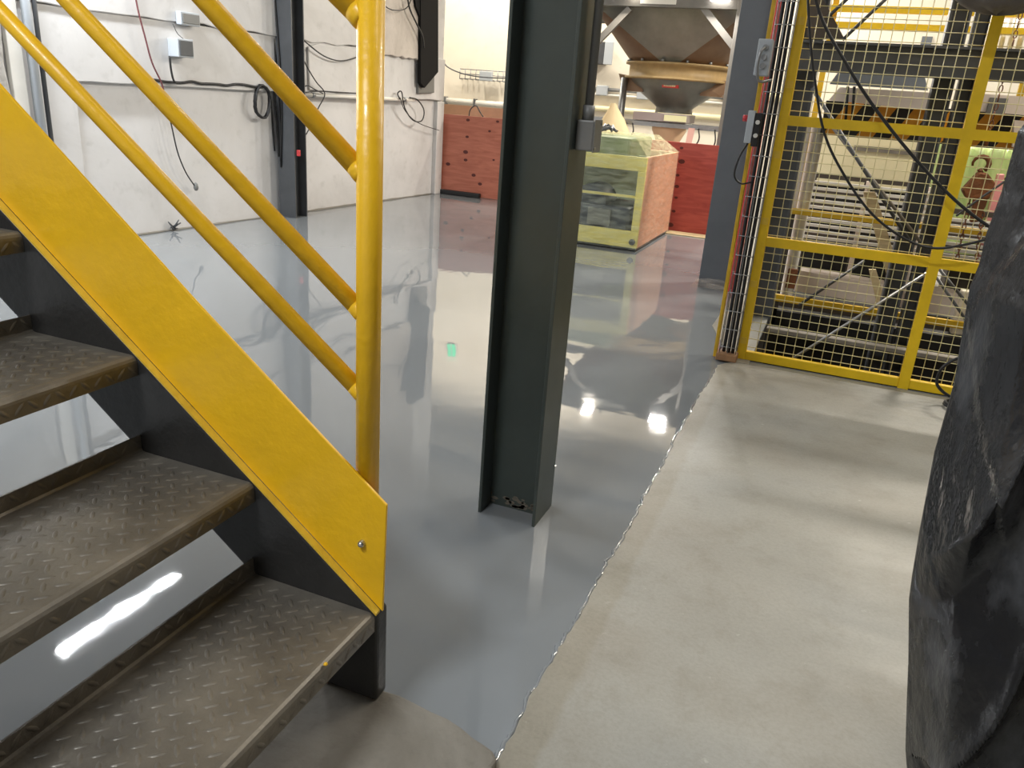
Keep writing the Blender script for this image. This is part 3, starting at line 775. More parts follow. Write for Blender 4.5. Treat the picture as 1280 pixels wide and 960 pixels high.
# wall box
def wallbox(name, label, cat, px0, py0, px1, py1, off, depth, m, face=None, facem=None):
    s0, z0 = wall_s(px0, py1); s1, z1 = wall_s(px1, py0)
    t = thing(name, label, cat, wallpt((s0+s1)/2, z0, off))
    wprism(MB(), [(s0, z0), (s1, z0), (s1, z1), (s0, z1)], off, off+depth).build('body', m, t, bevel=.006)
    if facem:
        k = .014
        wprism(MB(), [(s0+k, z0+k), (s1-k, z0+k), (s1-k, z1-k), (s0+k, z1-k)], off+depth+.0006, off+depth+.010).build('front_panel', facem, t, bevel=.003)
    return t
wb = wallbox('wall_box', 'light grey wall box with dark front panel', 'electrical box', 205, 49, 223, 70, .0505, .12, M_PLASTG, True, M_DARK)
wallbox('wall_device', 'small grey device high on the white wall', 'electrical box', 213, 17, 236, 30, .0665, .06, M_PLASTG, True, M_BOXGREY)
wcable([(212, 70), (214, 88), (218, 102), (226, 104)], .10, .009, 'short black cable dropping from the grey wall box')
wcable([(216, 30), (222, 42), (230, 50), (231, 58)], .12, .003, 'thin wire between the wall device and the wall box', m=M_DARK)
lg = [(185+i*11, 100+i*.62+random.uniform(-1.2, 1.2)) for i in range(14)]
wcable(lg, .062, .012, 'dirty black cable lying along the wall ledge')
# coil
cc0 = onwall(328, 127, .07)
ring = [cc0+WD*(.10*math.cos(a)+.008*math.sin(3*a))+Vector((0, 0, .15*math.sin(a)))+WN*(.012*math.sin(a*1.7)) for a in [k*2*math.pi/18 for k in range(55)]]
tag(MB().tube(ring, .011, 6).build('cable_coil', M_BLACK), 'black cable coil hung on the wall ledge', 'cable')
# ledge conduit right of the column
p0, p1 = onwall(374, 118, .09), onwall(517, 125, .09)
t = thing('wall_conduit', 'white painted conduit along the wall ledge', 'pipe', p0)
MB().tube([p0, p1], .020, 10).build('pipe', M_PIPEW, t)
for k in (.1, .5, .9):
    q = p0.lerp(p1, k); MB().tube([q-WD*.02, q+WD*.02], .027, 10).build('clip', M_GALV, t)
wcable([(378, 116), (395, 114), (420, 115), (450, 117)], .115, .007, 'black cable lying on the white wall conduit')
wcable([(371, 42), (385, 55), (405, 70), (425, 76), (445, 72), (458, 64)], .12, .007, 'slack black cable from the wall column towards the stair post')
wcable([(372, 58), (383, 82), (395, 102), (406, 117), (398, 135), (388, 158), (377, 178)], .13, .006, 'thin black cable looping below the conduit beside the wall column')
wcable([(376, 112), (384, 107), (394, 112), (404, 117)], .14, .006, 'short black cable tail on the conduit end')
wcable([(500, 124), (497, 117), (502, 115), (506, 135), (516, 150), (527, 151), (530, 138), (522, 125), (512, 122)], .12, .008, 'black cable loop hung on the white conduit end')
wcable([(500, 122), (505, 136), (515, 148), (528, 156), (549, 163)], .125, .005, 'thin wire trailing from the conduit to the wall corner')
wcable([(470, -12), (482, 8), (497, 13), (510, 8), (518, -14)], .16, .006, 'thin black cable sagging high by the black bracket')
wcable([(508, -12), (512, 10), (520, 28), (528, 45), (530, 60)], .17, .010, 'thick black cable running down to the black bracket')
# patch of rough plaster right of the column
pz = [(378, 58), (392, 54), (410, 57), (430, 60), (444, 62), (445, 116), (420, 116), (396, 113), (380, 112)]
struct(wprism(MB(), [wall_s(x, y) for x, y in pz], .051, .075).build('trim_5', M_WALLW, base=(0, 0, 0), bevel=.01), 'rough plaster patch on the wall')
def wall_s2(px_, py_, off):
    p = onwall(px_, py_, off); return (p-WA).dot(WD), p.z
# black knee bracket at the wall corner
kb = thing('wall_bracket', 'black steel knee bracket bolted by the wall corner', 'bracket', onwall(535, 115, .1))
wprism(MB(), [wall_s2(*p, .085) for p in ((523, 80), (543, 80), (543, 116), (523, 117))], .0512, .085).build('base_plate', M_BOXGREY, kb, bevel=.004)
kp = [(526, -60), (548, -60), (548, 90), (531, 110), (526, 104)]
wprism(MB(), [wall_s2(*p, .14) for p in kp], .0865, .14).build('arm', mat('matt_black_bracket', srgb(20, 19, 19), .8, spec=.2), kb, bevel=.004)
wprism(MB(), [wall_s2(*p, .13) for p in ((514, -40), (525.5, -40), (525.5, 22), (520, 8))], .10, .13).build('gusset', mat('matt_black_bracket', srgb(20, 19, 19), .8, spec=.2), kb, bevel=.003)
# pilaster strip at the wall corner
struct(wprism(MB(), [(S1-.20, 0), (S1-.03, 0), (S1-.03, lz-.02), (S1-.20, lz-.02)], .0005, .06).build('trim_6', M_WALLW, base=(0, 0, 0), bevel=.006), 'pale pilaster at the wall corner')
# near pier and upright pipes at the far left of the frame
ps, _ = wall_s(14, 80)
pe = ps-.10
struct(wprism(MB(), [(ps-1.6, 0), (pe-.02, 0), (pe-.04, .5), (pe-.01, .9), (pe-.05, 1.3), (pe-.02, 1.8), (pe-.04, 2.6), (ps-1.6, 2.6)], .0512, .16).build('trim_7', M_WALLG, base=(0, 0, 0), bevel=.012), 'rough grey concrete pier')
struct(wprism(MB(), [(ps-.08, 0), (ps+.02, 0), (ps+.02, CEIL), (ps-.08, CEIL)], .0700, .11).build('trim_8', M_WHITE, base=(0, 0, 0), bevel=.004), 'white upright board beside the pier')
for i, (ds_, m, lb) in enumerate(((.075, M_PLASTG, 'grey upright conduit beside the rough pier'), (.14, M_DARK, 'dark upright conduit on the white wall near the pier'))):
    a = wallpt(ps+ds_, 0.001, .125)
    tag(MB().tube([a, a+Vector((0, 0, 3.4))], .032 if i == 0 else .016, 10).build('upright_conduit', m), lb, 'pipe')
# scrap at the wall's foot
q = onwall(217, 287, .03)
sm = MB()
for i in range(7):
    a = random.uniform(0, 6.28); l = random.uniform(.03, .09)
    sm.tube([(q.x, q.y, .012+random.uniform(0, .03)), (q.x+l*.6*math.cos(a), q.y+l*math.sin(a), max(.01, .03+random.uniform(-.02, .08)))], [.012, .005], 5)
tag(sm.build('metal_scrap', M_DARK), 'small dark stub of scrap at the foot of the white wall', 'debris')

# ================================================================== BACK OF THE HALL
def plywood(name_label, x0, x1, y, z1, m, knots):
    t = thing('plywood_panel', name_label, 'panel', ((x0+x1)/2, y, 0))
    MB().box((x0, y, .004), (x1, y+.02, z1)).build('sheet', m, t, bevel=.002)
    for kx, kz in knots:
        r = random.uniform(.012, .028)
        MB().prism([(kx+r*1.5*math.cos(a), y-.0008, kz+r*math.sin(a)) for a in [i*.785 for i in range(8)]], (0, .0007, 0)).build('knot', M_KNOT, t)
    for kx in (x0+.3, x1-.3):
        MB().prism([(kx, y+.021, .004), (kx, y+.33, .004), (kx, y+.021, z1*.75)], (.05, 0, 0)).build('prop', M_TIMBER, t)
ya = 9.99
xl = WB.x+.03
kn = [ony(px_, py_, ya) for px_, py_ in ((585, 150), (584, 171), (582, 190), (582, 200), (592, 219), (612, 164), (622, 152), (617, 200), (560, 205), (600, 230))]
plywood('red-brown plywood sheet reaching the white wall corner', xl, ony(665, 200, ya).x, ya, 1.045, M_PLYR, [(k.x, k.z) for k in kn])
yb = 9.19
kn = [ony(px_, py_, yb) for px_, py_ in ((852, 185), (852, 202), (847, 219), (846, 233), (845, 247), (842, 264), (838, 281))]
plywood('deep red plywood sheet behind the wrapped crate', ony(800, 230, yb).x, ony(925, 240, yb).x, yb, .985, M_PLYD, [(k.x, k.z) for k in kn])
tag(MB().box((xl+.02, ya-.07, .0006), (xl+.62, ya-.006, .06)).build('black_bar', M_BLACK, bevel=.01), 'black bar lying at the foot of the red-brown plywood', 'bar')
tag(MB().box((ony(833, 291, 9.05).x, 8.95, .0006), (ony(935, 300, 9.05).x, 9.17, .012)).build('timber_board', M_TIMBER, bevel=.002), 'pale flat board lying before the deep red plywood', 'board')
ye = 10.6
tag(MB().box((-5.6, ye, .004), (-4.0, ye+.02, 1.16)).build('plywood_panel', mat('pale_plywood', srgb(214, 172, 140), .6, noise=.1, nscale=3)), 'paler plywood sheet standing behind the red-brown sheet', 'panel')

# wrapped crate
k0 = onz(795, 315); KX1 = k0.x; KY0 = k0.y; KX0 = KX1-1.24; KY1 = 9.0; KZ = .885
cr = thing('wrapped_crate', 'stretch wrapped yellow framed crate with dark machine inside', 'crate', ((KX0+KX1)/2, (KY0+KY1)/2, 0))
MB().box((KX0, KY0, .03), (KX1-.002, KY0+.04, .19)).build('bottom_rail', M_CRATEY, cr, bevel=.004)
MB().box((KX0, KY0, KZ-.13), (KX1-.002, KY0+.04, KZ)).build('top_rail', M_CRATEY, cr, bevel=.004)
MB().box((KX1-.075, KY0-.002, .19), (KX1-.002, KY0+.04, KZ-.13)).build('corner_post', M_CRATEY, cr, bevel=.004)
MB().box((KX0, KY0-.002, .19), (KX0+.09, KY0+.04, KZ-.13)).build('corner_post', M_CRATEY, cr, bevel=.004)
MB().box((KX0+.09, KY0+.02, .50), (KX1-.075, KY0+.035, .525)).build('middle_rail', M_CRATEY, cr, bevel=.003)
MB().box((KX1-.04, KY0+.04, .03), (KX1-.002, KY1, KZ)).build('side_panel', M_CRATER, cr, bevel=.004)
MB().box((KX0, KY0+.04, .03), (KX0+.03, KY1, KZ)).build('side_panel', M_CRATER, cr, bevel=.004)
MB().box((KX0, KY1, .03), (KX1, KY1+.03, KZ)).build('rear_panel', M_CRATER, cr, bevel=.004)
MB().box((KX0+.01, KY0+.005, .004), (KX1-.01, KY1, .03)).build('skid', M_HBLACK, cr)
MB().tube([(KX1-.05, KY0-.003, .09), (KX1-.05, KY0-.02, .09)], .03, 12).build('corner_bolt', M_DARK, cr)
mc = MB().box((KX0+.14, KY0+.10, .031), (KX1-.12, KY1-.2, .40)).build('machine', M_MACH, cr, bevel=.04)
MB().tube([((KX0+KX1)/2+.05, KY0+.12, .40), ((KX0+KX1)/2+.05, KY1-.35, .40)], .18, 18).build('motor_drum', M_MACH, mc)
MB().box((KX1-.55, KY0+.075, .20), (KX1-.32, KY0+.095, .36)).build('rating_plate', M_BOXGREY, mc)
MB().box((KX0+.10, KY0+.55, .42), (KX1-.10, KY0+.60, KZ-.02)).build('inner_board', mat('pale_green_board', srgb(176, 190, 160), .6, noise=.08, nscale=4), cr)
# film hood: straight sides, tent like top gathered around a smaller upper load
zt2 = 1.06
e_ = .006
lo = [(KX0-e_, KY0-e_-.02), (KX1+e_, KY0-e_-.02), (KX1+e_, KY1+.04), (KX0-e_, KY1+.04)]
tp = [(KX0+.10, KY0+.12), (KX1-.17, KY0+.12), (KX1-.17, KY1-.3), (KX0+.10, KY1-.3)]
def sheet(name, a, b, za, zb, m, nu=14, nv=7, amp=.012):
    v = []; f = []
    for j in range(nv+1):
        for i in range(nu+1):
            p = Vector((*a[0], za)).lerp(Vector((*a[1], za)), i/nu).lerp(Vector((*b[0], zb)).lerp(Vector((*b[1], zb)), i/nu), j/nv)
            edge = min(i, nu-i, j, nv-j)
            if edge: p = p + Vector((random.uniform(-amp, amp)*.4, random.uniform(-amp, amp)*.4, random.uniform(-amp, amp)))
            v.append(p)
    for j in range(nv):
        for i in range(nu):
            q = j*(nu+1)+i; f.append((q, q+1, q+nu+2, q+nu+1))
    return MB().add(v, f, True).build(name, m, cr)
sheet('wrap_front', (lo[0], lo[1]), (lo[0], lo[1]), .02, KZ+.003, M_FILMG, amp=.006)
sheet('wrap_side', (lo[1], lo[2]), (lo[1], lo[2]), .02, KZ+.003, M_FILMC, amp=.006)
sheet('wrap_hood_front', (lo[0], lo[1]), (tp[0], tp[1]), KZ+.003, zt2, M_FILMG)
sheet('wrap_hood_side', (lo[1], lo[2]), (tp[1], tp[2]), KZ+.003, zt2, M_FILMY)
sheet('wrap_hood_side', (lo[3], lo[0]), (tp[3], tp[0]), KZ+.003, zt2, M_FILMY)
sheet('wrap_top', (tp[0], tp[1]), (tp[3], tp[2]), zt2, zt2+.002, M_FILMY)
MB().box((KX0+.14, KY0+.17, KZ-.12), (KX1-.22, KY1-.35, zt2-.02)).build('upper_load', mat('olive_green_case', srgb(124, 136, 96), .55, noise=.15, nscale=5), cr, bevel=.03)
gp = onz(770, 170, zt2) if False else Vector((KX1-.55, KY0+.5, zt2+.006))
gl = MB()
for i in range(9):
    a = random.uniform(0, 6.28); gl.tube([gp+Vector((.12*math.cos(a), .10*math.sin(a), .012)), gp+Vector((.04*math.cos(a+1), .04*math.sin(a+1), .04+.03*random.random())), gp+Vector((.10*math.cos(a+2), .09*math.sin(a+2), .014))], [.010, .014, .010], 6)
tag(gl.build('coiled_leads', M_DARK), 'tangle of dark leads lying on top of the wrapped crate', 'cable')

# hopper on its stand
hc = Vector((-2.16, 10.75, 0))
hp = thing('steel_hopper', 'stainless square-to-round hopper on a steel stand', 'hopper', (hc.x, hc.y, 0))
zt_, zb_ = 2.47, 1.83
R = .60; hw = .98; NS = 8
def sq2round(c, hwx, R, zt, zb, seg):
    vs_t = [(-hwx, -hwx), (hwx, -hwx), (hwx, hwx), (-hwx, hwx)]
    flat = []; corner = []
    ang0 = [-90, 0, 90, 180]
    for k in range(4):
        a = vs_t[k]; b_ = vs_t[(k+1) % 4]; ang = math.radians(ang0[k])
        g8 = math.radians(8)
        m_ = MB().add([c+Vector((a[0], a[1], zt)), c+Vector((b_[0], b_[1], zt)), c+Vector((R*math.cos(ang+g8), R*math.sin(ang+g8), zb)), c+Vector((R*math.cos(ang-g8), R*math.sin(ang-g8), zb))], [(0, 1, 2, 3)])
        flat.append(m_)
        a2 = math.radians(ang0[k]); cpt = b_
        pts = []
        for i in range(seg+1):
            t_ = a2+math.radians(8)+(math.radians(74))*i/seg
            pts.append(c+Vector((R*math.cos(t_), R*math.sin(t_), zb)))
        m2 = MB().add([c+Vector((b_[0], b_[1], zt))]+pts, [(0, i+2, i+1) for i in range(seg)], True)
        corner.append(m2)
    return flat, corner
fla, cor = sq2round(hc, hw, R, zt_, zb_, NS)
for m_ in fla: m_.build('flat_panel', M_STAIN, hp)
for m_ in cor: m_.build('corner_gore', M_STAINB, hp)
wr = MB()
for (a, b_) in (((-hw, -hw), (hw, -hw)), ((hw, -hw), (hw, hw)), ((hw, hw), (-hw, hw)), ((-hw, hw), (-hw, -hw))):
    wr.add([hc+Vector((a[0], a[1], zt_)), hc+Vector((b_[0], b_[1], zt_)), hc+Vector((b_[0], b_[1], zt_+.14)), hc+Vector((a[0], a[1], zt_+.14))], [(0, 1, 2, 3)])
wr.build('bin', M_STAIN, hp)
MB().lathe(hc, [(R-.02, 1.85), (R+.08, 1.85), (R+.08, 1.825), (R+.03, 1.815), (R+.03, 1.69), (R+.09, 1.68), (R+.09, 1.655), (R-.05, 1.65)], 36).build('flange_ring', M_TAN, hp)
bl = None
for k in range(14):
    a = 2*math.pi*k/14+.1
    c_ = hc+Vector(((R+.06)*math.cos(a), (R+.06)*math.sin(a), 1.85))
    MB().tube([c_, c_+Vector((0, 0, .03))], .018, 6).build('flange_bolt', M_GALV, hp)
MB().lathe(hc, [(R+.02, 1.65), (R-.02, 1.60), (.46, 1.50), (.26, 1.36), (.23, 1.33), (.24, 1.27)], 32).build('cone', M_STAIN, hp)
for sx in (-1, 1):
    MB().prism([hc+Vector((sx*(R+.12), -.25, 1.70)), hc+Vector((sx*(R+.02), -.3, 1.50)), hc+Vector((sx*.36, -.34, 1.50)), hc+Vector((sx*.36, -.34, 1.66))], (0, .5, 0)).build('vibrator_bracket', M_STAINB, hp)
bp_ = ony(838, 107, hc.y-.56)
MB().box((bp_.x-.10, bp_.y-.006, bp_.z-.026), (bp_.x+.10, bp_.y+.05, bp_.z+.028)).build('badge', M_REDL, hp)
# small worn white lettering on the badge, too blurred in the photo to spell
let = MB()
for dx, wd, h0, h1 in ((-.080, .010, -.012, .018), (-.062, .010, -.012, .018), (-.044, .016, -.012, .006), (-.022, .016, -.012, .006), (0, .016, -.012, .006), (.022, .018, -.012, .006), (.046, .016, -.012, .006)):
    let.box((bp_.x+dx, bp_.y-.0078, bp_.z+h0), (bp_.x+dx+wd, bp_.y-.0062, bp_.z+h1))
let.build('badge_lettering', M_LABEL, hp)
LY = (hc.y-1.05, hc.y+1.05)
lf, rf = ony(738, 60, LY[0]).x, ony(925, 30, LY[0]).x
lr = ony(738, 60, LY[1]).x
zbm = ony(840, 10, LY[0]).z
for x, y in ((lf, LY[0]), (rf, LY[0]), (lr, LY[1]), (rf, LY[1])):
    MB().box((x-.05, y-.05, .002), (x+.05, y+.05, zbm+.12)).build('leg', M_STAND, hp, bevel=.005)
MB().box((lf+.05, LY[0]-.05, zbm), (rf-.05, LY[0]+.05, zbm+.13)).build('cross_beam', M_STAND, hp, bevel=.004)
MB().box((lr+.05, LY[1]-.05, zbm), (rf-.05, LY[1]+.05, zbm+.13)).build('cross_beam', M_STAND, hp, bevel=.004)
MB().box((rf-.05, LY[0]+.05, zbm), (rf+.05, LY[1]-.05, zbm+.13)).build('cross_beam', M_STAND, hp, bevel=.004)
MB().box((ony(800, 5, LY[0]-.056).x, LY[0]-.056, zbm+.03), (ony(845, 5, LY[0]-.056).x, LY[0]-.051, zbm+.12)).build('bright_spot_plate', M_WHITE, hp)  # white plate added in place of a bright light spot on the beam
for a_, b__ in (((787, 10), (742, 56)), ((878, 8), (921, 64))):
    pbar(MB(), a_, b__, LY[0]-.03, .07, .06).build('brace', M_STAND, hp)
MB().tube([(hc.x-.62, hc.y-.3, 1.655), (hc.x-.62, hc.y-.3, .002)], .045, 10).build('support_tube', M_GALV, hp)
# weigh frame with dosing funnel below the hopper
wf = thing('dosing_unit', 'grey dosing box with cream funnel hung below the hopper', 'machine', (hc.x, hc.y-.2, 1.0))
MB().box((hc.x-.42, hc.y-.45, 1.165), (hc.x+.25, hc.y+.2, 1.262)).build('gate_box', M_BOXGREY if False else mat('mauve_grey_enamel', srgb(150, 138, 136), .5), wf, bevel=.006)
MB().box((hc.x-.02, hc.y-.462, 1.18), (hc.x+.26, hc.y-.452, 1.25)).build('label_plate', M_LABEL, wf)
MB().box((hc.x-1.45, hc.y-.42, 1.10), (hc.x+.9, hc.y-.36, 1.155)).build('frame_rail', M_GALV, wf, bevel=.003)
MB().box((hc.x-1.45, hc.y+.10, 1.10), (hc.x+.9, hc.y+.16, 1.155)).build('frame_rail', M_GALV, wf, bevel=.003)
MB().box((hc.x-.22, hc.y-.35, 1.10), (hc.x+.24, hc.y+.09, 1.162)).build('clamp_ring', M_WHITE, wf)
MB().lathe((hc.x, hc.y-.15, 0), [(.22, 1.10), (.22, 1.06), (.12, .86), (.11, .84)], 20).build('funnel', mat('cream_rubber', srgb(222, 186, 150), .5), wf)
for i, (dx, l) in enumerate(((-1.30, .22), (-1.22, .3), (-.95, .2), (-.75, .25), (-.62, .28), (-.50, .22), (-.42, .2), (.42, .25), (.62, .3))):
    x = hc.x+dx; MB().tube(smooth_path([(x, hc.y-.43, 1.12), (x+.03, hc.y-.46, 1.12-l*.5), (x-.02, hc.y-.44, 1.12-l), (x+.10, hc.y-.42, 1.08-l*.6)], 5), .009, 5).build('lead', M_BLACK, wf)
s0_ = ony(866, 152, hc.y-.50)
MB().prism([(s0_.x-.04, hc.y-.50, 1.12), (s0_.x+.04, hc.y-.50, 1.12), (s0_.x+.0, hc.y-.50, .70), (s0_.x-.07, hc.y-.50, .70)], (0, .004, 0)).build('hanging_strip', mat('milky_strip', srgb(222, 176, 164), .4), wf)
bagc = ony(768, 156, hc.y-.6)
bg = MB()
for s_, off in ((0, 0),):
    prof = [(.03, 1.34), (.06, 1.28), (.13, 1.16), (.20, 1.03), (.22, .98)]
    v = []; f = []
    for i, (r, z) in enumerate(prof):
        for k in range(16):
            a = 2*math.pi*k/16; rr = r*(1+.12*math.sin(5*a+i)); v.append((bagc.x+rr*math.cos(a)-(.98-z)*-.12, hc.y-.6+.5*rr*math.sin(a), z))
    for i in range(len(prof)-1):
        for k in range(16): l = (k+1) % 16; f.append((i*16+k, i*16+l, (i+1)*16+l, (i+1)*16+k))
    bg.add(v, f, True)
bg.build('filter_sock', mat('cream_fabric', srgb(218, 198, 158), .8), wf)

# fittings on the cream back wall
BY = 13.998
def backpipe(a, b_, r, label, m=M_PIPEW, name='wall_pipe'):
    p, q = ony(*a, BY-.05), ony(*b_, BY-.05); q.z = p.z = (p.z+q.z)/2
    t = thing(name, label, 'pipe', p)
    MB().tube([p, q], r, 8).build('pipe', m, t)
    n_ = max(2, int(abs(q.x-p.x)/1.2))
    for i in range(n_+1):
        c_ = p.lerp(q, (i+.2)/(n_+.4)); MB().box((c_.x-.02, c_.y-r-.006, c_.z-r-.02), (c_.x+.02, BY, c_.z+r+.02)).build('clip', M_GALV, t)
backpipe((550, 127), (640, 130), .05, 'white pipe low on the back wall beyond the red-brown plywood')
backpipe((720, 112), (930, 121), .03, 'grey conduit on the back wall level with the hopper cone', M_GALV)
backpipe((720, 119), (930, 128), .022, 'thin lower conduit on the back wall behind the hopper', M_PIPEW)
backpipe((720, 136), (930, 147), .045, 'wide cream pipe on the back wall behind the dosing box', M_CREAMP)
backpipe((900, 118), (990, 122), .06, 'cream pipe on the back wall right of the hopper', M_CREAMP)
t = thing('wire_tray', 'open wire tray with cables on the back wall', 'cable tray', ony(600, 96, BY-.1))
a, b_ = ony(575, 92, BY-.12), ony(650, 98, BY-.12)
for dz in (0, .08, .16): MB().tube([(a.x, BY-.12, a.z+dz-.08), (b_.x, BY-.12, a.z+dz-.08)], .008, 5).build('long_wire', M_GALV, t)
ru = MB().tube([(a.x, BY, a.z-.09), (a.x, BY-.125, a.z-.09), (a.x, BY-.125, a.z+.09)], .008, 5).build('rung', M_GALV, t)
for i in range(1, 11): shared(ru, 'rung', t, ((b_.x-a.x)*i/11, 0, 0))
bx = ony(607, 96, BY-.2)
tag(MB().box((bx.x-.12, BY-.22, bx.z-.07), (bx.x+.12, BY-.135, bx.z+.09)).build('tray_box', M_PLASTG, bevel=.01), 'small grey box clipped on the open wire tray', 'electrical box')
tag(cable([ony(x, y, BY-.26) for x, y in ((552, 75), (560, 84), (575, 91), (592, 95), (612, 97), (640, 98))], .012, 6).build('tray_cable', M_DARK), 'dark cable drooping into the open wire tray', 'cable')
tag(cable([ony(x, y, 10.3) for x, y in ((586, 147), (588, 137), (595, 132), (600, 140), (604, 146))], .008, 6).build('wire_tail', M_DARK), 'dark wire tail sticking up behind the red-brown plywood', 'cable')
eb0, eb1 = ony(742, 80, BY-.15), ony(769, 53, BY-.15)
t = thing('wall_panel_board', 'dark electrical cabinet with open pale door on the back wall', 'cabinet', eb0)
mid = eb0.x+(eb1.x-eb0.x)*.55
MB().box((eb0.x-.15, BY-.2, eb0.z), (mid, BY, eb1.z)).build('cabinet_body', M_DARK, t, bevel=.01)
MB().box((mid+.005, BY-.24, eb0.z), (eb1.x, BY-.2, eb1.z)).build('door', M_PLASTG, t, bevel=.006)
for i, (px_, py_) in enumerate(((752, 113), (803, 118))):
    p = ony(px_, py_, BY-.1); tag(MB().box((p.x-.10, BY-.1, p.z-.08), (p.x+.10, BY, p.z+.08)).build('outlet_box', M_PLASTG, bevel=.01), ('pale outlet box on the back wall below the electrical cabinet', 'pale outlet box on the back wall behind the hopper cone')[i], 'electrical box')

# ================================================================== MACHINE BEHIND THE FENCE
GY = 5.62
gt = thing('steel_gantry', 'charcoal steel gantry with heavy cross beam behind the fence', 'gantry', (.4, GY, 0))
def vcol(px_, py_, Y, wx, wy, z0, z1, m, parent, name='column'):
    p = ony(px_, py_, Y)
    a, b_, c_ = hcolumn(p.x, Y+wy/2, z0, z1, wx, wy, .012, .009, 'x')
    for q in (b_, c_): a.add(q.v, q.f)
    return a.build(name, m, parent, bevel=.002)
vcol(1164, 170, GY, .115, .14, -.999, 3.6, M_DARK, gt)
vcol(1193, 170, GY+.01, .085, .14, -.999, 3.6, M_DARK, gt)
vcol(991, 171, GY, .14, .12, -.999, 3.6, M_DARK, gt)
tz, bz = ony(1110, 57, GY).z, ony(1110, 95, GY).z
x0, x1 = ony(1000, 60, GY).x, 3.2
MB().box((x0, GY-.10, bz+.014), (x1, GY-.088, tz-.014)).build('beam_web', M_DARK, gt)
MB().box((x0, GY-.16, tz-.014), (x1, GY-.02, tz)).build('beam_flange', M_DARK, gt)
MB().box((x0, GY-.16, bz), (x1, GY-.02, bz+.014)).build('beam_flange', M_DARK, gt)
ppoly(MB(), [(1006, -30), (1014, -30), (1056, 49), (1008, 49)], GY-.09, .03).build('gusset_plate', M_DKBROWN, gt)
def rod(a, b_, Y0, Y1, r, label, m=None, name='tie_rod', cat='rod'):
    return MB().tube([ony(*a, Y0), ony(*b_, Y1)], r, 8).build(name, m or M_DARK, gt)
MB().tube([ony(*(1034, 22), GY-.1), ony(*(1090, -30), GY-.1)], .010, 8).build('tie_rod', M_DARK, gt)
MB().tube([ony(*(1053, 50), GY-.1), ony(*(1140, -32), GY-.1)], .010, 8).build('tie_rod', M_DARK, gt)
rod((985, 452), (1162, 339), FY+.08, FY+.35, .009, 'grey tie rod slanting across the lower left fence panel', M_GALV)
rod((998, 382), (1080, 326), GY+.2, GY+.5, .010, 'dark tie rod ending below the middle fence rail')
rod((1015, 110), (1136, 300), GY-.2, GY-.2, .011, 'upper of two dark diagonal struts behind the fence')
rod((1040, 158), (1150, 302), GY-.16, GY-.16, .010, 'lower of two dark diagonal struts behind the fence', M_LEDGE)
rod((1166, 340), (1224, 424), FY+.2, FY+.2, .008, 'left one of two parallel rods behind the lower right panel')
rod((1172, 334), (1234, 410), FY+.25, FY+.25, .008, 'right one of two parallel rods behind the lower right panel')
# hazard beam
ZY = 6.1
hz = thing('hazard_beam', 'press beam with black and orange hazard stripes', 'machine', (1.2, ZY, 1.0))
tl, tr_ = ony(1034, 124, ZY), ony(1290, 144, ZY)
zt3 = ony(1100, 130, ZY).z; zb3 = ony(1100, 174, ZY).z
xL, xR = ony(1030, 140, ZY).x, 2.9
MB().box((xL, ZY, zb3), (xR, ZY+.3, zt3)).build('beam_body', M_HBLACK, hz, bevel=.004)
hh = zt3-zb3; sw = .105; src_ = None
n_ = int((xR-xL-.2)/(2*sw))
for i in range(n_):
    xs = xL+.02+i*2*sw
    if src_ is None:
        src_ = MB().prism([(xs, ZY-.003, zb3+.002), (xs+sw, ZY-.003, zb3+.002), (xs+sw+hh*.55, ZY-.003, zt3-.002), (xs+hh*.55, ZY-.003, zt3-.002)], (0, .0025, 0)).build('stripe', M_ORANGE, hz)
    else: shared(src_, 'stripe', hz, (i*2*sw, 0, 0))
ppoly(MB(), [(1050, 109), (1167, 116), (1160, 138), (1036, 125)], ZY-.06, .05).build('cover_plate', M_PINKW, hz)
ppoly(MB(), [(1048, 90), (1156, 96), (1160, 113), (1037, 105)], ZY-.02, .05).build('slide_plate', mat('blue_grey_plate', srgb(130, 136, 144), .4), hz)
ppoly(MB(), [(1224, 117), (1330, 124), (1330, 148), (1222, 139)], ZY-.06, .05).build('cover_plate', M_PINKW, hz)
ppoly(MB(), [(1268, 150), (1330, 156), (1330, 190), (1266, 184)], ZY-.08, .05).build('cover_plate', M_PINKW, hz)
mbx = ony(1247, 131, ZY-.1); MB().box((mbx.x-.05, ZY-.10, mbx.z-.06), (mbx.x+.05, ZY-.062, mbx.z+.04)).build('sensor', M_BOXGREY, hz)
for px_ in (1060, 1068):
    a, b_ = ony(px_, 108, ZY-.09), ony(px_-3, 150, ZY-.09); MB().tube([a, b_], .010, 6).build('hose', M_BLACK, hz)
# white post and pale strip
wpz = ony(1021, 171, 6.35)
tag(MB().lathe((wpz.x, 6.35, 0), [(.058, .002), (.058, .02), (.046, .03), (.046, 1.26), (.052, 1.27), (.052, 1.29), (.001, 1.295)], 16).build('white_post', M_WHITE), 'round white post behind the left fence post', 'post')
pp = ony(1006, 179, 6.2)
tag(MB().box((pp.x-.03, 6.265, .002), (pp.x+.02, 6.30, 1.3)).build('pale_strip', M_PINKW, bevel=.003), 'pinkish pale upright beside the round white post', 'post')
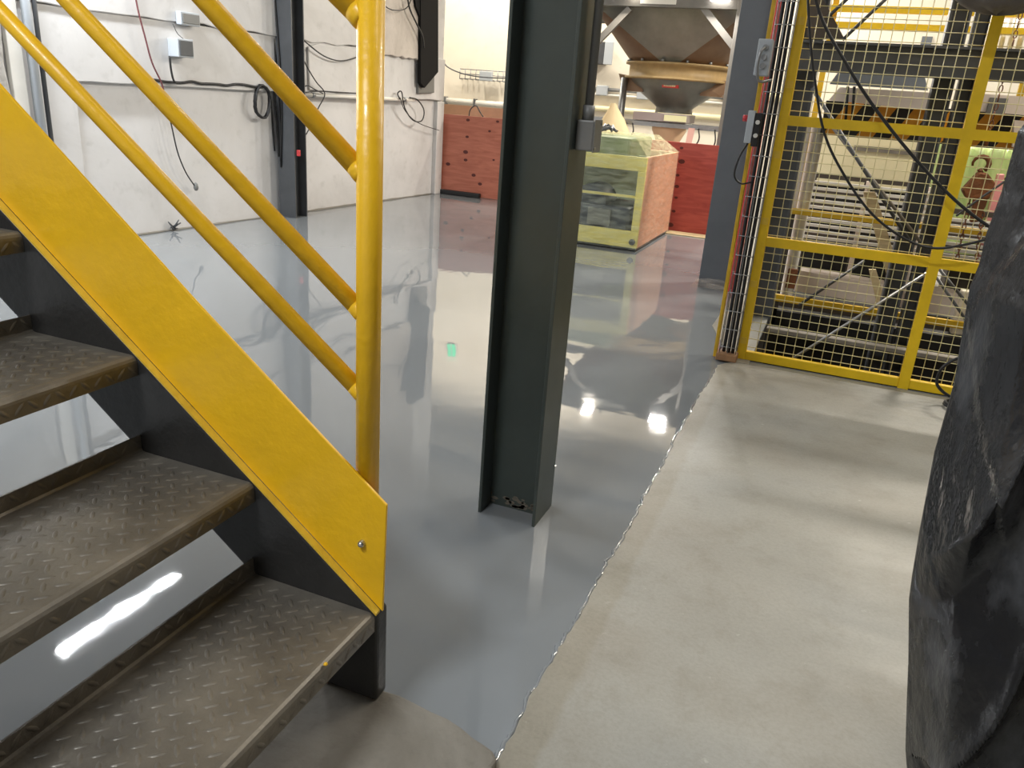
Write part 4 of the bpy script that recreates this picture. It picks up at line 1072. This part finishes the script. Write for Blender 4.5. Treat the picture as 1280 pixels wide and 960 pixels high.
# cream machine cabinet
CY = 7.4
c_a, c_b = ony(1022, 172, CY), ony(1175, 245, CY)
cbn = thing('cream_cabinet', 'cream sheet metal housing behind the slatted racks', 'machine', ((c_a.x+c_b.x)/2, CY, 0))
c_b = ony(1150, 245, CY)
MB().box((c_a.x, CY, ony(1090, 238, CY).z), (c_b.x, CY+.5, ony(1090, 168, CY).z+.1)).build('housing', M_CREAMP, cbn, bevel=.01)
gr = ony(1125, 188, CY-.01); MB().box((gr.x-.35, CY-.02, gr.z-.03), (c_b.x-.02, CY-.001, gr.z+.01)).build('rib', M_LEDGE, cbn)
MB().box((c_a.x+.02, CY+.02, .002), (c_b.x-.02, CY+.48, ony(1090, 238, CY).z)).build('plinth', M_HBLACK, cbn)
# slatted racks
RY = 6.75
def rack(label, x0, x1, zlo, zhi, n):
    t = thing('slatted_rack', label, 'rack', ((x0+x1)/2, RY, 0))
    for x in (x0+.02, (x0+x1)/2, x1-.02):
        MB().box((x-.018, RY-.02, .002), (x+.018, RY+.02, zhi+.04)).build('upright', M_PINKW, t)
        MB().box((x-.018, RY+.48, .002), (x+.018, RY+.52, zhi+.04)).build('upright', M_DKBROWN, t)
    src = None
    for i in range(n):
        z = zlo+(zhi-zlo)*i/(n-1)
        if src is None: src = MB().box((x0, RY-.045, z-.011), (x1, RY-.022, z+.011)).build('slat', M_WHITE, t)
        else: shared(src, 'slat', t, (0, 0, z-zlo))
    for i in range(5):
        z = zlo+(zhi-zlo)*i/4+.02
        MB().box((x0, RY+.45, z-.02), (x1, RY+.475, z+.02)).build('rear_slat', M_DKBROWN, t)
rx0, rx1 = ony(1005, 260, RY).x, ony(1150, 290, RY).x
rack('slatted white rack left of the gantry columns', rx0, rx1, ony(1070, 310, RY).z, ony(1070, 232, RY).z, 11)
rack('slatted white rack right of the gantry columns', rx1+.15, rx1+1.4, ony(1200, 335, RY).z, ony(1200, 275, RY).z, 9)
# yellow guard rails in the machine
def grail(a, b_, Y, h, label):
    p, q = ony(*a, Y), ony(*b_, Y); z = (p.z+q.z)/2
    t = thing('guard_rail', label, 'rail', (p.x, Y, 0))
    MB().box((p.x, Y, z-h/2), (q.x, Y+.03, z+h/2)).build('bar', M_YELB, t, bevel=.003)
    for x in (p.x+.04, q.x-.04): MB().box((x-.02, Y+.031, .002), (x+.02, Y+.06, z+h/2-.003)).build('stanchion', M_DKBROWN, t)
grail((984, 262), (1262, 296), 6.2, .042, 'yellow guard rail in front of the slatted racks')
grail((964, 371), (1232, 412), 5.985, .050, 'lower yellow guard rail along the machine base')
# timbers and beams
tag(ppoly(MB(), [(1079, 240), (1094, 240), (1129, 354), (1111, 354)], 6.47, .03).build('timber_plank', M_TIMBER), 'pale plank leaning across the slatted rack', 'plank')
tag(ppoly(MB(), [(1086, 337), (1095, 337), (1109, 385), (1097, 385)], 6.22, .03).build('timber_plank', M_TIMBER), 'short pale plank standing above the lower guard rail', 'plank')
tag(ppoly(MB(), [(1000, 338), (1106, 356), (1102, 382), (992, 364)], 6.42, .2).build('white_beam', M_PINKW, bevel=.004), 'off-white machine beam behind the lower guard rail', 'beam')
tag(ppoly(MB(), [(1150, 360), (1198, 368), (1194, 398), (1146, 388)], 6.45, .2).build('white_beam', M_PINKW, bevel=.004), 'off-white beam end right of the gantry columns', 'beam')
rb = ony(990, 347, 6.34)
tag(MB().box((rb.x-.035, 6.262, rb.z-.07), (rb.x+.035, 6.285, rb.z+.08)).build('brown_bracket', M_RUST, bevel=.006), 'rust brown bracket at the foot of the white post', 'bracket')
cbx = ony(1212, 383, 6.06)
tag(MB().box((cbx.x-.07, 6.06, .0006), (cbx.x+.085, 6.155, cbx.z+.10)).build('cream_carton', mat('dirty_cream', srgb(214, 204, 184), .7, noise=.25, nscale=9), bevel=.012), 'dirty cream box beside the lower right fence panel', 'box')
# machine base: dark steps behind the fence
bs_ = thing('press_machine', 'dark steel machine base with grey ledges in the pit', 'machine', (1.0, 6.0, -1.0))
zz1 = 0.0
ex = PX0+.01
MB().box((ex, 5.41, zz1-.03), (2.95, 5.48, zz1)).build('ledge', M_LEDGE, bs_, bevel=.004)
for x in (ex+.05, 1.2, 2.9): MB().box((x-.03, 5.42, -.999), (x+.03, 5.47, zz1-.031)).build('support', M_HBLACK, bs_)
zz2 = ony(1030, 383, 6.16).z
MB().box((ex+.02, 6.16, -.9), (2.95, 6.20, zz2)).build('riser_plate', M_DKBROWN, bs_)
MB().box((ex+.02, 6.201, -.999), (2.95, 7.3, 0.0)).build('bed', M_HBLACK, bs_)
MB().box((ex+.02, 5.98, -.999), (2.95, 6.159, 0.0)).build('front_bed', M_HBLACK, bs_)
MB().box((.25, 6.145, ony(1030, 405, 6.15).z-.04), (.60, 6.158, ony(1030, 405, 6.15).z+.03)).build('access_slot', M_HBLACK, bs_)
lp = MB().prism([(-.37, FY-.10, .0006), (PX0-.003, FY-.10, .0006), (PX0-.003, 6.9, .0006), (-.60, 6.9, .0006), (-.60, 5.2, .0006)], (0, 0, .006))
struct(lp.build('trim_10', M_SLAB, base=(0, 0, 0)), 'pale concrete strip left of the machine pit')
# chain hoist
hk = ony(1226, 205, 5.75); HYY = 5.75
ho = thing('chain_hoist', 'rusty chain hoist with hook hanging before the green sheet', 'hoist', (hk.x, HYY, .6))
pts = [hk+Vector((.045*math.cos(math.radians(a)), 0, .045*math.sin(math.radians(a)))) for a in range(200, -80, -28)]
MB().tube([hk+Vector((-.0, 0, .16)), hk+Vector((.0, 0, .10))]+[], .012, 8).build('upper_link', M_RUST, ho)
MB().tube(pts, [.006+.009*min(1, i/5) for i in range(len(pts))], 8).build('hook', M_RUST, ho)
bt = ony(1222, 233, HYY)
MB().prism([bt+Vector((-.085, -.05, -.03)), bt+Vector((-.02, -.05, .085)), bt+Vector((.03, -.05, .085)), bt+Vector((.085, -.05, .03)), bt+Vector((.075, -.05, -.07)), bt+Vector((-.05, -.05, -.075))], (0, .10, 0)).build('hoist_body', M_RUST, ho, bevel=.01)
b2_ = ony(1220, 264, HYY)
MB().prism([b2_+Vector((-.035, -.03, .08)), b2_+Vector((.045, -.03, .08)), b2_+Vector((.03, -.03, -.06)), b2_+Vector((-.02, -.03, -.07))], (0, .06, 0)).build('lower_block', M_RUST, ho, bevel=.008)
MB().tube([hk+Vector((0, 0, -.03)), bt+Vector((0, 0, .08))], .014, 8).build('shank', M_RUST, ho)
def chain(p, q, name, parent, step=.032):
    d = q-p; n_ = max(2, int(d.length/step)); d.normalize(); m_ = MB()
    side = d.cross(Vector((0, 1, 0))).normalized(); oth = d.cross(side)
    for i in range(n_):
        c_ = p+d*(step*(i+.5)); s_ = side if i % 2 else oth
        ring = [c_+d*(.022*math.cos(a))+s_*(.010*math.sin(a)) for a in [k*math.pi/4 for k in range(8)]]
        m_.tube(ring, .0036, 4, closed=True)
    o = m_.build(name, M_RUST, parent); o['kind'] = 'stuff'
chain(ony(1213, 248, HYY), ony(1194, 335, HYY), 'chain', ho)
chain(ony(1231, 246, HYY), ony(1220, 330, HYY), 'chain', ho)
chain(hk+Vector((0, 0, .16)), hk+Vector((0, 0, 1.6)), 'chain', ho, .05)
# green sheet with pink strip
gy = 7.5
ga = [(1188, 182), (1330, 192), (1330, 340), (1172, 330)]
q4 = [ony(*p, gy) for p in ga]
v = []; f = []; NU, NV = 30, 12
for j in range(NV+1):
    for i in range(NU+1):
        p = q4[0].lerp(q4[1], i/NU).lerp(q4[3].lerp(q4[2], i/NU), j/NV)
        v.append(p+Vector((0, .03*math.sin(i*1.3+.3*j)+.02*math.sin(i*.47+j*.9), 0)))
for j in range(NV):
    for i in range(NU):
        k = j*(NU+1)+i; f.append((k, k+1, k+NU+2, k+NU+1))
gs = thing('green_sheet_stack', 'pale green sheeting standing behind the chain hoist', 'sheet', ((q4[3].x+q4[2].x)/2, gy, 0))
o = MB().add(v, f, True).build('sheet', M_GREENS, gs); o.modifiers.new('thick', 'SOLIDIFY').thickness = .02
MB().box((q4[3].x+.1, gy+.08, .002), (q4[2].x, gy+.4, q4[3].z+.25)).build('stack_base', M_DKBROWN, gs)
tag(MB().prism([ony(1247, 218, gy-.15), ony(1256, 218, gy-.15), ony(1236, 336, gy-.15), ony(1217, 336, gy-.15)], (0, .06, 0)).build('pink_strip', M_PINKS, bevel=.004), 'pink strip leaning on the pale green sheeting', 'strip')
tag(MB().prism([ony(1257, 222, gy-.12), ony(1276, 224, gy-.12), ony(1262, 290, gy-.12), ony(1245, 290, gy-.12)], (0, .05, 0)).build('brown_board', M_RUST, bevel=.003), 'dark brown board beside the pink strip', 'board')
# narrow green sliver between the gantry columns
tag(MB().prism([ony(1174, 180, 7.3), ony(1186, 181, 7.3), ony(1160, 300, 7.3), ony(1148, 298, 7.3)], (0, .04, 0)).build('green_strip', M_GREENS, bevel=.003), 'narrow pale green strip showing between the gantry columns', 'strip')
# upper platform with yellow rails
UY = 8.2
upf = thing('upper_guard_rail', 'yellow twin guard rail high behind the gantry beam', 'rail', (1.2, UY, 1.6))
for (a, b_, h) in (((1036, 9), (1190, 15), .055), ((1043, 30), (1186, 36), .05)):
    p, q = ony(*a, UY), ony(*b_, UY); z = (p.z+q.z)/2
    MB().box((p.x-.2, UY, z-h/2), (3.6, UY+.05, z+h/2)).build('bar', M_YELF, upf, bevel=.004)
for px_ in (1040, 1230, 1300):
    p = ony(px_, 30, UY+.051); MB().box((p.x-.025, UY+.051, .002), (p.x+.025, UY+.09, p.z+1.0)).build('stanchion', M_YELB, upf)
bl_ = thing('white_balustrade', 'white slanting balusters of a far stair right of the fence post', 'railing', (2.4, UY+.3, 1.6))
src_ = None
for i in range(7):
    a, b_ = ony(1238+i*11, 66, UY+.3), ony(1248+i*11, 24, UY+.3)
    MB().tube([a, b_], .022, 6).build('baluster', M_WHITE, bl_)
a, b_ = ony(1225, 66, UY+.3), ony(1330, 76, UY+.3); MB().tube([a, b_], .025, 6).build('bottom_rail', M_WHITE, bl_)
wq0, wq1 = ony(1150, 58, BY), ony(1166, 46, BY)
wn = MB().box((wq0.x, BY-.03, wq0.z), (wq1.x, BY+.001, wq1.z)).build('window_1', M_WINDOW, base=(wq0.x, BY, wq0.z)); struct(wn, 'small grey window in the back wall')
# hanging bag at the top right
bc_ = ony(1246, 18, 4.25)+Vector((0, 0, .21))
v = []; f = []; NA, NR = 28, 14
for j in range(NR+1):
    th_ = math.pi*j/NR
    for i in range(NA):
        a = 2*math.pi*i/NA
        r = (1+.05*math.sin(5*a+3*th_)+.04*math.sin(9*a-2*th_))
        x = .27*math.sin(th_)*math.cos(a)*r; y = .20*math.sin(th_)*math.sin(a)*r; z = -.21*math.cos(th_)*(1+.03*math.sin(6*a))
        if j > NR*.7:
            k = (j-NR*.7)/(NR*.3); x *= (1-.7*k); y *= (1-.7*k); z += .25*k
        v.append(bc_+Vector((x, y, z)))
for j in range(NR):
    for i in range(NA):
        l = (i+1) % NA; f.append((j*NA+i, j*NA+l, (j+1)*NA+l, (j+1)*NA+i))
hb = thing('hanging_bag', 'dark grey plastic bag hanging before the top of the fence', 'bag', bc_)
MB().add(v, f, True).build('bag', M_DUCT, hb)
MB().tube([bc_+Vector((0, 0, .40)), (bc_.x, bc_.y, CEIL-.001)], .012, 6).build('strap', M_BLACK, hb)

# ================================================================== BLACK SHEETED LOAD ON THE RIGHT
TYF = 1.28
sil = [(1292, 165), (1271, 240), (1250, 297), (1242, 332), (1230, 360), (1220, 415), (1207, 480), (1179, 567), (1157, 665), (1146, 720), (1141, 750), (1136, 870), (1134, 937), (1137, 975)]
sp_ = [ony(x, y, TYF) for x, y in sil]
def xl_at(z):
    if z >= sp_[0].z: return sp_[0].x+(z-sp_[0].z)*.5
    if z <= sp_[-1].z: return sp_[-1].x - (sp_[-1].z-z)*.02
    for a, b_ in zip(sp_, sp_[1:]):
        if b_.z <= z <= a.z: t_ = (z-a.z)/(b_.z-a.z+1e-9); return a.x+(b_.x-a.x)*t_
def poly_d(pts, x, z):                # signed distance to a crease line in the x/z plane (positive above / right)
    best = 9; sg_ = 1; tt = 0
    for a, b_ in zip(pts, pts[1:]):
        dx, dz = b_[0]-a[0], b_[1]-a[1]; L2 = dx*dx+dz*dz
        t_ = max(0, min(1, ((x-a[0])*dx+(z-a[1])*dz)/L2)); ex_, ez_ = x-a[0]-dx*t_, z-a[1]-dz*t_
        d_ = math.hypot(ex_, ez_)
        if d_ < best: best = d_; sg_ = 1 if (dx*ez_-dz*ex_) > 0 else -1
    return best*sg_
def pl2(pix): 
    return [(p.x, p.z) for p in (ony(x, y, TYF-.10) for x, y in pix)]
ridge1 = pl2([(1330, 420), (1272, 535), (1240, 590), (1216, 640), (1185, 690), (1150, 735)])
ridge2 = pl2([(1340, 640), (1280, 765), (1256, 825), (1232, 870), (1200, 915), (1165, 960)])
flap = pl2([(1290, 300), (1248, 360), (1221, 412), (1224, 480), (1229, 560), (1236, 596)])
def fold(x, z):
    d1, d2, d3 = poly_d(ridge1, x, z), poly_d(ridge2, x, z), poly_d(flap, x, z)
    y = 0
    for d_ in (d1, d2):
        k = abs(d_)
        y -= .045*math.exp(-k/(.020 if d_ > 0 else .050)) if False else .075*max(0, 1-k/(.16 if d_ < 0 else .05))**1.5
    for d_ in (d1, d2): y -= .014*max(0, 1-abs(d_)/.022)**2
    k3 = abs(d3)
    if d3 > 0: y -= .03*max(0, 1-k3/.10)
    y -= .006*math.sin(38*(x*.8+z*.55))*max(0, 1-abs(d1)/.16)
    y -= .004*math.sin(70*(x-.35*z))*max(0, 1-(x-xl_at(z))/.12)
    y -= .004*math.sin(21*x+13*z)
    return y
ZT = 1.46
NZ, NF = 240, 180
v = []; f = []; ringn = None
W_ = .75; Dp = .62
for j in range(NZ+1):
    z = .010+(ZT-.010)*j/NZ
    xa = xl_at(z)-.003-.015*max(0, min(1, (z-.5)/.6))
    ring = []
    # rear side (coarse), left side wrap, front (fine), right side
    xr = xa+W_
    cy = TYF+.05
    for k in range(8): t_ = k/8; ring.append((xr+.2-(xr-xa-.03)*t_, TYF+Dp))
    for k in range(6): t_ = k/6; ring.append((xa+.23*(1-t_)+.004, TYF+Dp-(Dp-.02)*t_))
    for k in range(NF+1):
        t_ = k/NF; tt = t_**1.25
        x = xa+(xr-xa)*tt
        rnd = .10*math.exp(-((x-xa)/.045))            # rounded left edge
        ring.append((x, TYF-.10+rnd+fold(x, z)*min(1, (x-xa)/.05)))
    for k in range(1, 4): ring.append((xr, TYF-.10+(Dp+.10)*k/4))
    ringn = len(ring)
    for x, y in ring: v.append((x, y, z))
for j in range(NZ):
    for i in range(ringn):
        l = (i+1) % ringn; f.append((j*ringn+i, j*ringn+l, (j+1)*ringn+l, (j+1)*ringn+i))
f.append(tuple(NZ*ringn+i for i in range(ringn)))
tp_ = MB().add(v, f, True).build('sheeted_load', M_TARP)
tag(tp_, 'tall load draped in creased black plastic sheet on the slab', 'covered load')
